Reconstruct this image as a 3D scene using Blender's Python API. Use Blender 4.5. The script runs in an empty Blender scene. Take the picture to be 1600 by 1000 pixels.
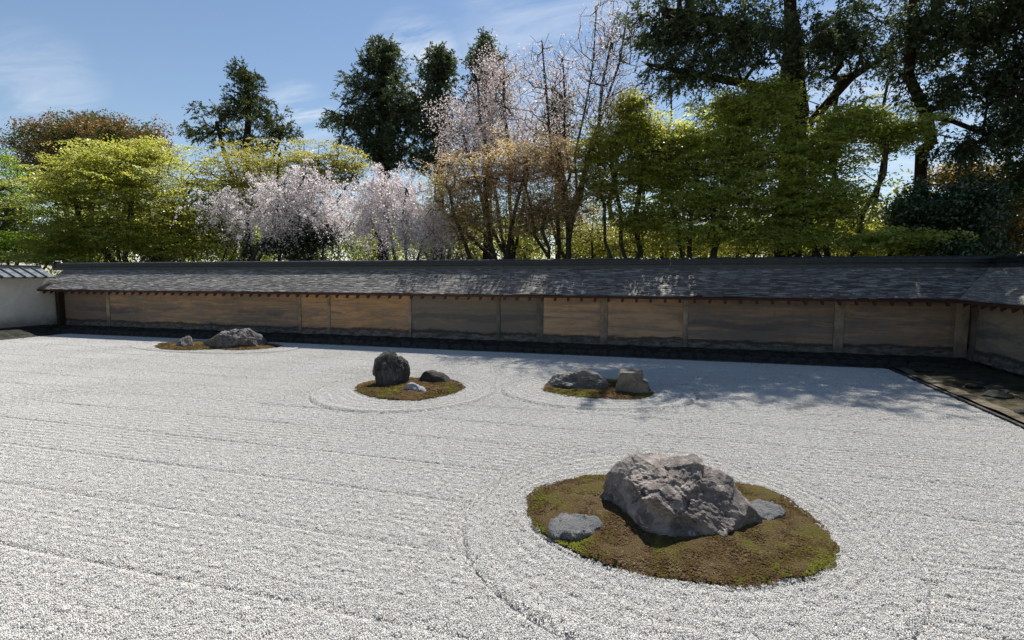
import bpy, bmesh, math, random
import numpy as np
from mathutils import Vector, noise, Matrix
R = math.radians
S = bpy.context.scene
COL = S.collection

# ------------------------------------------------------------------ camera
EYE = 2.0; FPX = 846.0
YAW = R(16.5); PIT = math.atan(72/846)
cd = bpy.data.cameras.new('camera'); cam = bpy.data.objects.new('camera', cd); COL.objects.link(cam)
cd.sensor_width = 36; cd.lens = FPX/1600*36; cd.clip_start = 0.05; cd.clip_end = 3000
cam.location = (0, 0, EYE); cam.rotation_euler = (math.pi/2-PIT, 0, YAW)
S.camera = cam

# ------------------------------------------------------------------ light
SUN_EL = R(57.5); SUN_AZ = math.atan2(0.10, 1.0)     # azimuth from +Y towards +X
w = bpy.data.worlds.new("World"); S.world = w; w.use_nodes = True
nt = w.node_tree; nt.nodes.clear(); N = nt.nodes.new; L = nt.links.new
sky = N('ShaderNodeTexSky'); sky.sky_type = 'NISHITA'; sky.sun_disc = False
sky.sun_elevation = SUN_EL; sky.sun_rotation = SUN_AZ
sky.air_density = 1.1; sky.dust_density = 0.15; sky.ozone_density = 2.6
bg = N('ShaderNodeBackground'); bg.inputs[1].default_value = 0.068
out = N('ShaderNodeOutputWorld')
tc = N('ShaderNodeTexCoord')
def wmath(op, a, b=None, c=None):
    m = N('ShaderNodeMath'); m.operation = op
    for i, v in enumerate((a, b, c)):
        if v is None: continue
        if isinstance(v, (int, float)): m.inputs[i].default_value = v
        else: L(v, m.inputs[i])
    return m.outputs[0]
# thin cirrus: stretched noise on the sky direction projected on a high flat layer
sx = N('ShaderNodeSeparateXYZ'); L(tc.outputs['Generated'], sx.inputs[0])
zc = wmath('MAXIMUM', sx.outputs[2], 0.0)
den = wmath('ADD', zc, 0.12)
cx_ = wmath('DIVIDE', sx.outputs[0], den); cy_ = wmath('DIVIDE', sx.outputs[1], den)
cb = N('ShaderNodeCombineXYZ'); L(cx_, cb.inputs[0]); L(cy_, cb.inputs[1])
mp = N('ShaderNodeMapping'); L(cb.outputs[0], mp.inputs[0])
mp.inputs['Rotation'].default_value = (0, 0, R(35)); mp.inputs['Scale'].default_value = (0.8, 2.0, 1)
mp.inputs['Location'].default_value = (3.1, 0.6, 0)
n1 = N('ShaderNodeTexNoise'); L(mp.outputs[0], n1.inputs['Vector'])
n1.inputs['Scale'].default_value = 0.75; n1.inputs['Detail'].default_value = 9; n1.inputs['Roughness'].default_value = 0.6
n1.inputs['Distortion'].default_value = 0.5
cl = N('ShaderNodeMapRange'); L(n1.outputs[0], cl.inputs[0])
cl.inputs[1].default_value = 0.50; cl.inputs[2].default_value = 0.78; cl.inputs[4].default_value = 0.05
n2 = N('ShaderNodeTexNoise'); mp2 = N('ShaderNodeMapping'); L(cb.outputs[0], mp2.inputs[0]); mp2.inputs['Rotation'].default_value = (0, 0, R(-28)); mp2.inputs['Scale'].default_value = (1.0, 3.0, 1)
L(mp2.outputs[0], n2.inputs['Vector']); n2.inputs['Scale'].default_value = 1.6; n2.inputs['Detail'].default_value = 9; n2.inputs['Roughness'].default_value = 0.62; n2.inputs['Distortion'].default_value = 0.8
def skydir(px, py):
    a = (px-800)/FPX; b = (500-py)/FPX
    f_ = Vector((-math.sin(YAW)*math.cos(PIT), math.cos(YAW)*math.cos(PIT), -math.sin(PIT))); r_ = Vector((math.cos(YAW), math.sin(YAW), 0))
    return (f_+r_*a+r_.cross(f_)*b).normalized()
wisps = None                                  # a few denser cirrus wisps among the thin veil
for (px, py, rad, st_) in ((62, 130, 5.0, .36), (470, 190, 4.0, .9), (650, 105, 5.5, 1.1), (835, 90, 10, .5), (960, 30, 10, .4), (1420, 200, 18, .6), (-450, 60, 14, .4), (1900, -50, 18, .5)):
    d_ = skydir(px, py); vm = N('ShaderNodeVectorMath'); vm.operation = 'DOT_PRODUCT'; vn_ = N('ShaderNodeVectorMath'); vn_.operation = 'NORMALIZE'
    L(tc.outputs['Generated'], vn_.inputs[0]); L(vn_.outputs[0], vm.inputs[0]); vm.inputs[1].default_value = d_
    mr = N('ShaderNodeMapRange'); mr.interpolation_type = 'SMOOTHSTEP'; L(vm.outputs['Value'], mr.inputs[0]); mr.inputs[1].default_value = math.cos(R(rad)); mr.inputs[2].default_value = 1.0; mr.inputs[4].default_value = st_
    wisps = mr.outputs[0] if wisps is None else wmath('MAXIMUM', wisps, mr.outputs[0])
wn = N('ShaderNodeMapRange'); L(n2.outputs[0], wn.inputs[0]); wn.inputs[1].default_value = 0.42; wn.inputs[2].default_value = 0.72
lift = wmath('MINIMUM', wmath('ADD', wmath('ADD', cl.outputs[0], wmath('MULTIPLY', wmath('POWER', wmath('SUBTRACT', 1.0, zc), 4.5), 0.17)), wmath('MULTIPLY', wn.outputs[0], wisps)), 0.9)
mx = N('ShaderNodeMix'); mx.data_type = 'RGBA'
L(lift, mx.inputs[0]); L(sky.outputs[0], mx.inputs[6]); mx.inputs[7].default_value = (7.4, 8.0, 8.8, 1)
L(mx.outputs[2], bg.inputs[0]); L(bg.outputs[0], out.inputs[0])

sd = bpy.data.lights.new('sun', 'SUN'); sun = bpy.data.objects.new('sun', sd); COL.objects.link(sun)
sd.energy = 5.0; sd.angle = R(0.53); sd.color = (1.0, 0.955, 0.88)
sdir = Vector((math.sin(SUN_AZ)*math.cos(SUN_EL), math.cos(SUN_AZ)*math.cos(SUN_EL), math.sin(SUN_EL)))
sun.rotation_euler = sdir.to_track_quat('Z', 'Y').to_euler(); sun.location = (0, 0, 30)
S.view_settings.view_transform = 'Standard'; S.view_settings.look = 'None'
S.view_settings.exposure = 0.72; S.view_settings.gamma = 1; S.view_settings.use_curve_mapping = False
S.cycles.max_bounces = 8; S.cycles.transparent_max_bounces = 4

# ------------------------------------------------------------------ helpers
_f = (-math.sin(YAW)*math.cos(PIT), math.cos(YAW)*math.cos(PIT), -math.sin(PIT))
_r = (math.cos(YAW), math.sin(YAW), 0)
_u = (_r[1]*_f[2]-_r[2]*_f[1], _r[2]*_f[0]-_r[0]*_f[2], _r[0]*_f[1]-_r[1]*_f[0])
def ray(px, py):
    a = (px-800)/FPX; b = (500-py)/FPX
    return Vector([_f[i]+a*_r[i]+b*_u[i] for i in range(3)])
def at(px, py, z=0.0):                       # surveyed point of the photograph on a level plane
    d = ray(px, py); t = (z-EYE)/d[2]; return Vector((d[0]*t, d[1]*t, z))
def aty(px, py, Y):
    d = ray(px, py); t = Y/d[1]; return Vector((d[0]*t, Y, EYE+d[2]*t))

def obj(name, me, mat=None, parent=None):
    o = bpy.data.objects.new(name, me); COL.objects.link(o)
    if mat and not me.materials: me.materials.append(mat)
    if parent: o.parent = parent
    return o
def tag(o, label=None, cat=None, group=None, kind=None):
    if label: o['label'] = label
    if cat: o['category'] = cat
    if group: o['group'] = group
    if kind: o['kind'] = kind
    return o
def empty(name, loc=(0, 0, 0)):
    o = bpy.data.objects.new(name, None); COL.objects.link(o); o.location = loc; o.empty_display_size = 0.2
    return o
def mesh_np(name, verts, faces, smooth=False, attr=None):
    me = bpy.data.meshes.new(name)
    nv = len(verts); nf = len(faces); k = faces.shape[1]
    me.vertices.add(nv); me.vertices.foreach_set('co', np.asarray(verts, np.float32).ravel())
    me.loops.add(nf*k); me.loops.foreach_set('vertex_index', np.asarray(faces, np.int32).ravel())
    me.polygons.add(nf); me.polygons.foreach_set('loop_start', np.arange(0, nf*k, k, dtype=np.int32))
    try: me.polygons.foreach_set('loop_total', np.full(nf, k, dtype=np.int32))
    except Exception: pass
    me.polygons.foreach_set('use_smooth', np.full(nf, smooth, dtype=bool))
    me.update(calc_edges=True)
    if attr is not None:
        a = me.attributes.new('var', 'FLOAT', 'POINT'); a.data.foreach_set('value', np.asarray(attr, np.float32))
    return me
class MB:
    def __init__(s): s.v = []; s.f = []
    def hexa(s, p):                           # 8 corners: bottom ring then top ring
        n = len(s.v); s.v += [tuple(q) for q in p]
        s.f += [(n, n+3, n+2, n+1), (n+4, n+5, n+6, n+7), (n, n+1, n+5, n+4), (n+1, n+2, n+6, n+5), (n+2, n+3, n+7, n+6), (n+3, n, n+4, n+7)]
    def box(s, x0, x1, y0, y1, z0, z1):
        s.hexa([(x0, y0, z0), (x1, y0, z0), (x1, y1, z0), (x0, y1, z0), (x0, y0, z1), (x1, y0, z1), (x1, y1, z1), (x0, y1, z1)])
    def build(s, name, mat, parent=None, bevel=0, smooth=False):
        me = bpy.data.meshes.new(name); me.from_pydata(s.v, [], s.f); me.update()
        if bevel:
            bm = bmesh.new(); bm.from_mesh(me)
            bmesh.ops.bevel(bm, geom=bm.edges[:], offset=bevel, segments=1, affect='EDGES'); bm.to_mesh(me); bm.free()
        if smooth:
            for p in me.polygons: p.use_smooth = True
        return obj(name, me, mat, parent)

# material helper
class M_:
    def __init__(s, name):
        s.m = bpy.data.materials.new(name); s.m.use_nodes = True; s.nt = s.m.node_tree; s.nt.nodes.clear()
        s.out = s.n('ShaderNodeOutputMaterial')
    def n(s, t): return s.nt.nodes.new(t)
    def l(s, a, b): s.nt.links.new(a, b)
    def setv(s, inp, v):
        if hasattr(v, 'links') or isinstance(v, bpy.types.NodeSocket): s.l(v, inp)
        else:
            if isinstance(v, tuple) and len(v) == 3 and inp.type == 'RGBA': v = (*v, 1)
            inp.default_value = v
    def coord(s, kind='Object', scale=(1, 1, 1), loc=(0, 0, 0), rot=(0, 0, 0)):
        t = s.n('ShaderNodeTexCoord'); m = s.n('ShaderNodeMapping'); s.l(t.outputs[kind], m.inputs[0])
        m.inputs['Scale'].default_value = scale; m.inputs['Location'].default_value = loc; m.inputs['Rotation'].default_value = rot
        return m.outputs[0]
    def noise(s, vec, scale, detail=4, rough=0.55, dist=0.0):
        t = s.n('ShaderNodeTexNoise'); s.l(vec, t.inputs['Vector']); t.inputs['Scale'].default_value = scale
        t.inputs['Detail'].default_value = detail; t.inputs['Roughness'].default_value = rough; t.inputs['Distortion'].default_value = dist
        return t.outputs[0]
    def vor(s, vec, scale, feature='F1', out='Distance'):
        t = s.n('ShaderNodeTexVoronoi'); s.l(vec, t.inputs['Vector']); t.inputs['Scale'].default_value = scale; t.feature = feature
        return t.outputs[out]
    def ramp(s, fac, stops, interp='LINEAR'):
        t = s.n('ShaderNodeValToRGB'); s.setv(t.inputs[0], fac); cr = t.color_ramp; cr.interpolation = interp
        while len(cr.elements) < len(stops): cr.elements.new(0.5)
        for e, (p, c) in zip(cr.elements, stops):
            e.position = p; e.color = (*c, 1) if len(c) == 3 else c
        return t.outputs[0]
    def rng(s, fac, a, b, c=0.0, d=1.0):
        t = s.n('ShaderNodeMapRange'); s.setv(t.inputs[0], fac)
        for i, v in enumerate((a, b, c, d)): s.setv(t.inputs[i+1], v)
        return t.outputs[0]
    def mix(s, fac, a, b, mode='MIX'):
        t = s.n('ShaderNodeMix'); t.data_type = 'RGBA'; t.blend_type = mode
        s.setv(t.inputs[0], fac); s.setv(t.inputs[6], a); s.setv(t.inputs[7], b); return t.outputs[2]
    def math(s, op, a, b=0.0):
        t = s.n('ShaderNodeMath'); t.operation = op; s.setv(t.inputs[0], a); s.setv(t.inputs[1], b); return t.outputs[0]
    def sep(s, vec):
        t = s.n('ShaderNodeSeparateXYZ'); s.l(vec, t.inputs[0]); return t.outputs
    def bump(s, h, strength=0.5, dist=0.02, prev=None):
        t = s.n('ShaderNodeBump'); s.l(h, t.inputs['Height']); t.inputs['Strength'].default_value = strength; t.inputs['Distance'].default_value = dist
        if prev: s.l(prev, t.inputs['Normal'])
        return t.outputs[0]
    def attr(s, name, out='Fac'):
        t = s.n('ShaderNodeAttribute'); t.attribute_name = name; return t.outputs[out]
    def princ(s, col, rough=0.8, normal=None, spec=0.3, metal=0.0):
        p = s.n('ShaderNodeBsdfPrincipled'); s.setv(p.inputs['Base Color'], col); s.setv(p.inputs['Roughness'], rough)
        p.inputs['Specular IOR Level'].default_value = spec; p.inputs['Metallic'].default_value = metal
        if normal: s.l(normal, p.inputs['Normal'])
        s.l(p.outputs[0], s.out.inputs[0]); return s.m

# ---- materials
def mat_pebble():
    m = M_('white_granite_pebble'); oi = m.n('ShaderNodeObjectInfo'); g = m.n('ShaderNodeNewGeometry')
    r = m.math('FRACT', m.math('ADD', m.math('MULTIPLY', oi.outputs['Random'], 7.31), g.outputs['Random Per Island']))
    c = m.ramp(r, [(0, (.28, .27, .255)), (.05, (.43, .42, .40)), (.25, (.54, .53, .50)), (.6, (.60, .585, .555)), (.84, (.65, .635, .60)), (.93, (.55, .50, .44)), (1, (.72, .705, .67))])
    return m.princ(c, 0.8, spec=0.3)
def mat_gravel():
    m = M_('gravel_bed_sand'); v = m.coord()
    c = m.ramp(m.vor(v, 90, out='Color'), [(0, (.20, .20, .195)), (.3, (.36, .355, .34)), (.6, (.46, .455, .435)), (1, (.6, .59, .56))])
    return m.princ(c, 0.95, m.bump(m.vor(v, 90), 1.0, 0.01), 0.1)
def mat_moss(name, warm):
    m = M_(name); v = m.coord()
    big = m.noise(v, 2.6, 5, .6, .6); sm = m.noise(v, 22, 4, .7); fine = m.vor(v, 120)
    brown = (.115, .082, .038); olive = (.125, .108, .028); green = (.105, .105, .02); pale = (.19, .15, .09)
    if warm: brown = (.115, .068, .03); olive = (.13, .10, .026); pale = (.20, .15, .08)
    f = m.math('ADD', m.math('MULTIPLY', big, .65), m.math('MULTIPLY', sm, .35))
    c = m.ramp(f, [(.30, pale), (.40, brown), (.50, brown), (.56, olive), (.66, green), (.8, olive)])
    c = m.mix(m.rng(m.noise(v, 75, 2, .8), .35, .68), m.mix(.45, c, (.035, .022, .012)), c)
    n = m.bump(m.math('ADD', m.math('MULTIPLY', sm, 1.5), fine), .9, .02)
    return m.princ(c, 1.0, n, 0.1)
def mat_tuft():
    m = M_('moss_tuft'); oi = m.n('ShaderNodeObjectInfo'); v = m.coord('Object')
    big = m.noise(v, 2.6, 5, .6, .6)
    a = m.attr('tint')
    t = m.n('ShaderNodeAttribute'); t.attribute_name = 'tint'; t.attribute_type = 'INSTANCER'
    f = m.math('ADD', t.outputs['Fac'], m.rng(oi.outputs['Random'], 0, 1, -.16, .16))
    c = m.ramp(f, [(.15, (.22, .165, .10)), (.33, (.115, .068, .034)), (.56, (.10, .062, .028)), (.66, (.105, .092, .02)), (.9, (.17, .175, .025))])
    return m.princ(c, 1.0, spec=0.1)
def mat_rock(name, dark, mid, light, tint, scale=1.0, stretch=(1, 1, 1), rot=(0, 0, 0), pale=.5):
    m = M_(name); v = m.coord(scale=tuple(scale*s for s in stretch), rot=rot)
    a = m.noise(v, 4, 8, .68, 1.2); b = m.noise(v, 22, 6, .75, .6); vn = m.vor(v, 9)
    f = m.math('ADD', m.math('MULTIPLY', a, .6), m.math('MULTIPLY', b, .4))
    c = m.ramp(f, [(.36, dark), (.46, mid), (.545, mid), (.60, light), (.72, light)])
    t = m.noise(m.coord(loc=(3, 5, 1)), 2.2*scale, 4, .6, .4)
    c = m.mix(m.rng(t, .46, .64, 0, .8), c, m.mix(b, tint, light))
    wh = m.noise(v, 55, 5, .8)
    c = m.mix(m.rng(wh, .56, .70, 0, pale), c, (.42, .40, .38))
    c = m.mix(m.rng(m.noise(v, 38, 4, .8, .5), .40, .31, 0, .85), c, tuple(x*.35 for x in dark))
    h = m.math('ADD', m.math('MULTIPLY', b, 1.0), m.math('MULTIPLY', wh, .5))
    n = m.bump(h, 1.0, 0.045*(1/scale))
    return m.princ(c, 0.85, n, 0.25)
def mat_clay(shift, base=(.30, .175, .095), stain=.5):
    m = M_('earthen_clay'); oi = m.n('ShaderNodeObjectInfo')
    g = m.n('ShaderNodeNewGeometry'); vm = m.n('ShaderNodeMapping'); m.l(g.outputs['Position'], vm.inputs[0])
    vm.inputs['Location'].default_value = (shift*7.3, shift*1.7, 0); vm.inputs['Scale'].default_value = (.35, .35, 1.0)
    v = vm.outputs[0]
    z = m.sep(g.outputs['Position'])[2]
    big = m.noise(v, 2.4, 6, .65, .8)
    vs = m.n('ShaderNodeMapping'); m.l(v, vs.inputs[0]); vs.inputs['Scale'].default_value = (.9, .9, 3.0)
    streak = m.noise(vs.outputs[0], 2.2, 11, .78, .9)
    fine = m.noise(v, 60, 4, .7)
    tone = m.n('ShaderNodeMix'); tone.data_type = 'RGBA'
    c = m.ramp(big, [(.3, tuple(x*.62 for x in base)), (.5, base), (.68, (base[0]*1.2, base[1]*1.16, base[2]*1.1))])
    grey = m.ramp(streak, [(.3, (.07, .068, .066)), (.6, (.19, .17, .145))])
    thr = m.rng(z, .3, 1.4, .58-stain*.22, .50-stain*.04)
    sf = m.math('MULTIPLY', m.rng(m.math('ADD', m.math('MULTIPLY', streak, .75), m.math('MULTIPLY', big, .25)), .50-.06*stain, .60-.06*stain, 0, 1), .8)
    c = m.mix(sf, c, grey)
    # rammed layers: dark weathered seams with ragged edges at uneven heights
    vw = m.n('ShaderNodeMapping'); m.l(v, vw.inputs[0]); vw.inputs['Scale'].default_value = (1.6, 1.6, 5.0)
    rag = m.noise(vw.outputs[0], 8, 10, .85, .3); low = m.noise(v, 1.6, 3, .5)
    zw = m.math('ADD', z, m.math('ADD', m.math('MULTIPLY', m.math('SUBTRACT', low, .5), .5), m.math('MULTIPLY', m.math('SUBTRACT', rag, .5), .45)))
    seam = m.ramp(m.rng(zw, .3, 1.5), [(0, (.5, .5, .5)), (.36, (.35, .35, .35)), (.42, (1, 1, 1)), (.52, (.75, .75, .75)), (.56, (.1, .1, .1)), (.62, (.55, .55, .55)), (.66, (.05, .05, .05)), (.85, (0, 0, 0)), (1, (.3, .3, .3))])
    msk = m.rng(m.math('ADD', rag, m.math('MULTIPLY', low, .8)), .88-.10*stain, 1.08-.10*stain, 0, .75)
    c = m.mix(m.math('MULTIPLY', m.rng(seam, .15, .8), msk), c, m.mix(fine, (.05, .05, .055), (.13, .125, .12)))
    vd = m.n('ShaderNodeMapping'); m.l(v, vd.inputs[0]); vd.inputs['Scale'].default_value = (9, 9, .55); drip = m.noise(vd.outputs[0], 2.0, 6, .7)
    c = m.mix(m.math('MULTIPLY', m.rng(drip, .56, .68, 0, .55), m.rng(low, .40, .62)), c, (.12, .105, .085))
    c = m.mix(m.rng(rag, .60, .70, 0, .5), c, (base[0]*1.45, base[1]*1.5, base[2]*1.6))
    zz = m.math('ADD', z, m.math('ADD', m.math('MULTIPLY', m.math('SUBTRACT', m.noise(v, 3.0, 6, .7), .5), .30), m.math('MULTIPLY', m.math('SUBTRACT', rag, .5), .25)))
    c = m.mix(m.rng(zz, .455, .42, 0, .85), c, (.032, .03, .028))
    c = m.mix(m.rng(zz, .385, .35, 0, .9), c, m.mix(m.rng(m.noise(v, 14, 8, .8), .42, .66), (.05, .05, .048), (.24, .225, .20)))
    c = m.mix(m.rng(fine, .58, .74, 0, .25), c, (.34, .29, .22))
    n = m.bump(m.math('ADD', streak, m.math('MULTIPLY', fine, .5)), .6, .02)
    return m.princ(c, .95, n, .12)
def mat_plaster(name, c1, c2, sc=6, bump=.3):
    m = M_(name); g = m.n('ShaderNodeNewGeometry'); v = g.outputs['Position']
    a = m.noise(v, sc, 6, .65, .5); b = m.noise(v, 40, 4, .7)
    z = m.sep(v)[2]
    c = m.mix(m.rng(a, .35, .65), c1, c2)
    c = m.mix(m.rng(m.noise(v, 1.3, 8, .75, 1.0), .45, .7, 0, .45), c, tuple(x*.62 for x in c2))
    zz = m.math('ADD', z, m.math('MULTIPLY', m.math('SUBTRACT', m.noise(v, 4, 6, .7), .5), .5))
    c = m.mix(m.rng(zz, .62, .30, 0, .65), c, (.07, .068, .062))
    return m.princ(c, .9, m.bump(m.math('ADD', a, m.math('MULTIPLY', b, .4)), bump, .02), .15)
def mat_wood(name, c1, c2, rough=.75, sc=(30, 3, 30)):
    m = M_(name); v = m.coord(scale=sc); a = m.noise(v, 1, 6, .7, .5)
    return m.princ(m.mix(m.rng(a, .3, .7), c1, c2), rough, m.bump(a, .4, .01), .25)
def mat_shingle():
    m = M_('weathered_bark_shingle'); g = m.n('ShaderNodeNewGeometry'); r = g.outputs['Random Per Island']
    v = m.coord(); a = m.noise(v, 1.1, 6, .7, .5); b = m.noise(m.coord(scale=(2.6, 24, 24)), 1, 7, .85)
    c = m.ramp(m.math('ADD', m.math('MULTIPLY', r, .28), m.math('MULTIPLY', b, .72)), [(.36, (.014, .012, .010)), (.46, (.05, .043, .038)), (.56, (.15, .137, .125)), (.70, (.40, .375, .35))])
    c = m.mix(m.rng(a, .50, .72, 0, .75), c, (.05, .052, .048))
    c = m.mix(m.rng(m.noise(v, 2.3, 5, .7), .6, .75, 0, .5), c, (.09, .10, .06))
    x_ = m.princ(c, m.rng(b, .3, .7, .68, .52), m.bump(b, .4, .004), .8); p_ = [q for q in m.nt.nodes if q.type == 'BSDF_PRINCIPLED'][0]; p_.inputs['Sheen Weight'].default_value = .35; p_.inputs['Sheen Roughness'].default_value = .4; return x_
def mat_tile(name, c1, c2, rough=.4):
    m = M_(name); v = m.coord(); a = m.noise(v, 5, 5, .7); b = m.noise(v, 45, 4, .7)
    c = m.mix(m.rng(a, .35, .7), c1, c2)
    c = m.mix(m.rng(b, .6, .75, 0, .5), c, (.22, .23, .21))
    return m.princ(c, m.rng(a, .3, .7, rough-.1, rough+.2), m.bump(b, .25, .006), .5)
def mat_bark(name, c1, c2, sc=(9, 9, 1.6)):
    m = M_(name); v = m.coord(scale=sc); a = m.noise(v, 1.4, 7, .7, .6)
    return m.princ(m.mix(m.rng(a, .35, .65), c1, c2), .95, m.bump(a, .9, .04), .1)
def mat_leaf(name, stops, trans=.4, gloss=.04, grough=.4, tcol=1.2, tb=.75):
    m = M_(name); a = m.attr('var')
    c = m.ramp(a, stops)
    d = m.n('ShaderNodeBsdfDiffuse'); t = m.n('ShaderNodeBsdfTranslucent'); g = m.n('ShaderNodeBsdfGlossy')
    g.inputs['Roughness'].default_value = grough; m.setv(g.inputs[0], (.9, .9, .9))
    m.l(c, d.inputs[0])
    tc_ = m.mix(1.0, c, (tcol, tcol, tcol*tb), 'MULTIPLY'); m.l(tc_, t.inputs[0])
    x = m.n('ShaderNodeMixShader'); x.inputs[0].default_value = trans; m.l(d.outputs[0], x.inputs[1]); m.l(t.outputs[0], x.inputs[2])
    y = m.n('ShaderNodeMixShader'); y.inputs[0].default_value = gloss; m.l(x.outputs[0], y.inputs[1]); m.l(g.outputs[0], y.inputs[2])
    m.l(y.outputs[0], m.out.inputs[0]); return m.m
def mat_soil(name, c1, c2, c3, sc=1.5):
    m = M_(name); v = m.coord(); a = m.noise(v, sc, 7, .7, .4); b = m.noise(v, 18, 5, .75)
    c = m.ramp(m.math('ADD', m.math('MULTIPLY', a, .6), m.math('MULTIPLY', b, .4)), [(.36, c1), (.5, c2), (.62, c3)])
    return m.princ(c, .97, m.bump(b, .8, .03), .1)

PEB = mat_pebble(); GRV = mat_gravel()
MOSS = mat_moss('moss_brown', False); MOSSW = mat_moss('moss_rusty', True); TUFT = mat_tuft()
SHING = mat_shingle()
RIDGE = mat_tile('dark_ridge_tile', (.014, .015, .017), (.034, .037, .038), .38)
KAWARA = mat_tile('grey_roof_tile', (.10, .115, .13), (.17, .19, .21), .30)
KAWD = mat_tile('dark_rib_tile', (.03, .033, .036), (.06, .065, .07), .40)
WOODR = mat_wood('red_brown_timber', (.042, .016, .011), (.075, .03, .02))
WOODD = mat_wood('dark_timber', (.018, .012, .010), (.04, .026, .02))
PALE = mat_plaster('white_wall_plaster', (.62, .58, .50), (.52, .49, .42), 1.2, .1)
PILL = mat_plaster('patched_plaster', (.19, .14, .095), (.38, .31, .22), 3.5, .6)
PILD = mat_plaster('old_grey_plaster', (.09, .082, .07), (.17, .15, .12), 3.5, .6)
FOOT = mat_soil('dark_footing_earth', (.012, .012, .011), (.03, .03, .024), (.07, .065, .055), 5)
DIRT = mat_soil('mossy_dirt', (.018, .018, .012), (.05, .047, .028), (.11, .09, .06), 2.2)
STONED = mat_rock('dark_footing_stone', (.015, .015, .015), (.035, .035, .033), (.09, .085, .075), (.04, .045, .03), 2.0, pale=.25)
KERB = mat_rock('blue_grey_kerb_stone', (.03, .032, .034), (.07, .072, .072), (.12, .118, .11), (.08, .075, .06), 2.0, pale=.15)
GROUND = mat_soil('woodland_ground', (.02, .02, .01), (.045, .045, .02), (.08, .09, .03), .6)

# ------------------------------------------------------------------ garden plan (metres)
GX0, GX1, GY0, GY1 = -19.43, 4.42, 0.4, 13.10
P = lambda pts: np.array([at(*p)[:2] for p in pts])
ISL = {
 'near': P([(824,790),(827,775),(845,762),(885,751),(945,745),(1000,743),(1060,742),(1110,745),(1150,753),(1190,765),(1240,790),(1280,820),(1299,845),(1303,868),(1296,888),(1268,902),(1220,908),(1180,916),(1120,914),(1050,905),(990,895),(930,878),(880,855),(845,831),(830,811)]),
 'stand': P([(555,607),(563,602),(585,597),(612,594),(640,592.5),(675,592),(705,595),(721,601),(727,606),(715,613),(690,620),(655,626),(620,626),(585,621),(562,614)]),
 'pair': P([(847,608),(853,603),(872,598),(900,596),(940,595),(975,596),(1005,602),(1017,611),(1018,619),(1004,624),(960,624),(915,622),(870,616),(852,612)]),
 'far': P([(243,541),(255,537),(285,534),(330,534),(370,535.5),(410,537.5),(440,541),(435,543.5),(410,546),(372,548),(340,546),(315,547),(290,548),(262,547),(248,544.5)]),
}
RING = {'near': (0.03, 4.48, 1.67, 1.74), 'stand': (-4.40, 8.34, 1.54, 1.54), 'pair': (-1.22, 9.12, 1.62, 1.25), 'far': (-12.1, 11.85, 2.6, 1.15)}
def polar(poly, c):
    d = poly - c; a = np.arctan2(d[:, 1], d[:, 0]); r = np.hypot(d[:, 0], d[:, 1]); o = np.argsort(a)
    return np.concatenate([a[o]-2*np.pi, a[o], a[o]+2*np.pi]), np.tile(r[o], 3)
POL = {}
for k, pl in ISL.items():
    c = np.array([(pl[:, 0].min()+pl[:, 0].max())/2, (pl[:, 1].min()+pl[:, 1].max())/2]); POL[k] = (c, *polar(pl, c))
def isl_t(k, x, y):                           # 0 at the moss edge, 1 at the outer rake ring, <0 inside the moss
    c, A, Rr = POL[k]; dx = x-c[0]; dy = y-c[1]; th = np.arctan2(dy, dx); rho = np.hypot(dx, dy)
    rin = np.interp(th, A, Rr)
    ox, oy, ra, rb = RING[k]; ex = c[0]-ox; ey = c[1]-oy; ct = np.cos(th); st = np.sin(th)
    a = (ct/ra)**2+(st/rb)**2; b = 2*(ex*ct/ra**2+ey*st/rb**2); cc = (ex/ra)**2+(ey/rb)**2-1
    rout = (-b+np.sqrt(np.maximum(b*b-4*a*cc, 0)))/(2*a)
    return (rho-rin)/np.maximum(rout-rin, .05), rho, rin
rng = np.random.default_rng(5)
def vnoise(x, y, s, seed=0):                  # cheap smooth noise from sines
    r = np.random.default_rng(seed); o = 0
    for i in range(5):
        a = r.uniform(0, 6.28); f = s*r.uniform(.6, 1.6); o = o+np.sin(x*f*np.cos(a)+y*f*np.sin(a)+r.uniform(0, 6.28))
    return o/5
def gheight(x, y):
    wob = .02*vnoise(x, y, 1.3, 3)
    yy = y+wob
    ph = (yy-3.48)/0.83
    fr = ph-np.floor(ph)
    g = np.minimum(fr, 1-fr)*0.83             # distance to the deep pass line
    amp = .55+.45*vnoise(x, y, 2.1, 9)
    h = 0.0058*np.cos(2*np.pi*yy/0.092)*amp - 0.032*np.exp(-(g/.028)**2)*(.6+.4*vnoise(x, y*.3, 1.7, 4))
    for k in ISL:
        t, rho, rin = isl_t(k, x, y)
        zone = 1/(1+np.exp(np.clip((t-1)*60, -40, 40)))
        n = {'near': 6, 'stand': 6, 'pair': 5, 'far': 6}[k]
        hr = 0.0052*np.cos(2*np.pi*t*n)+.003
        ridge = 0.022*np.exp(-((t-.95)/.07)**2) - .027*np.exp(-((t-1.04)/.034)**2)
        h = h*(1-zone)+hr*zone+ridge
        h = np.where(t < 0.02, h-.01, h)
    # edges of the bed
    h = h + 0.006*vnoise(x, y, .9, 12)
    return h
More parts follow.
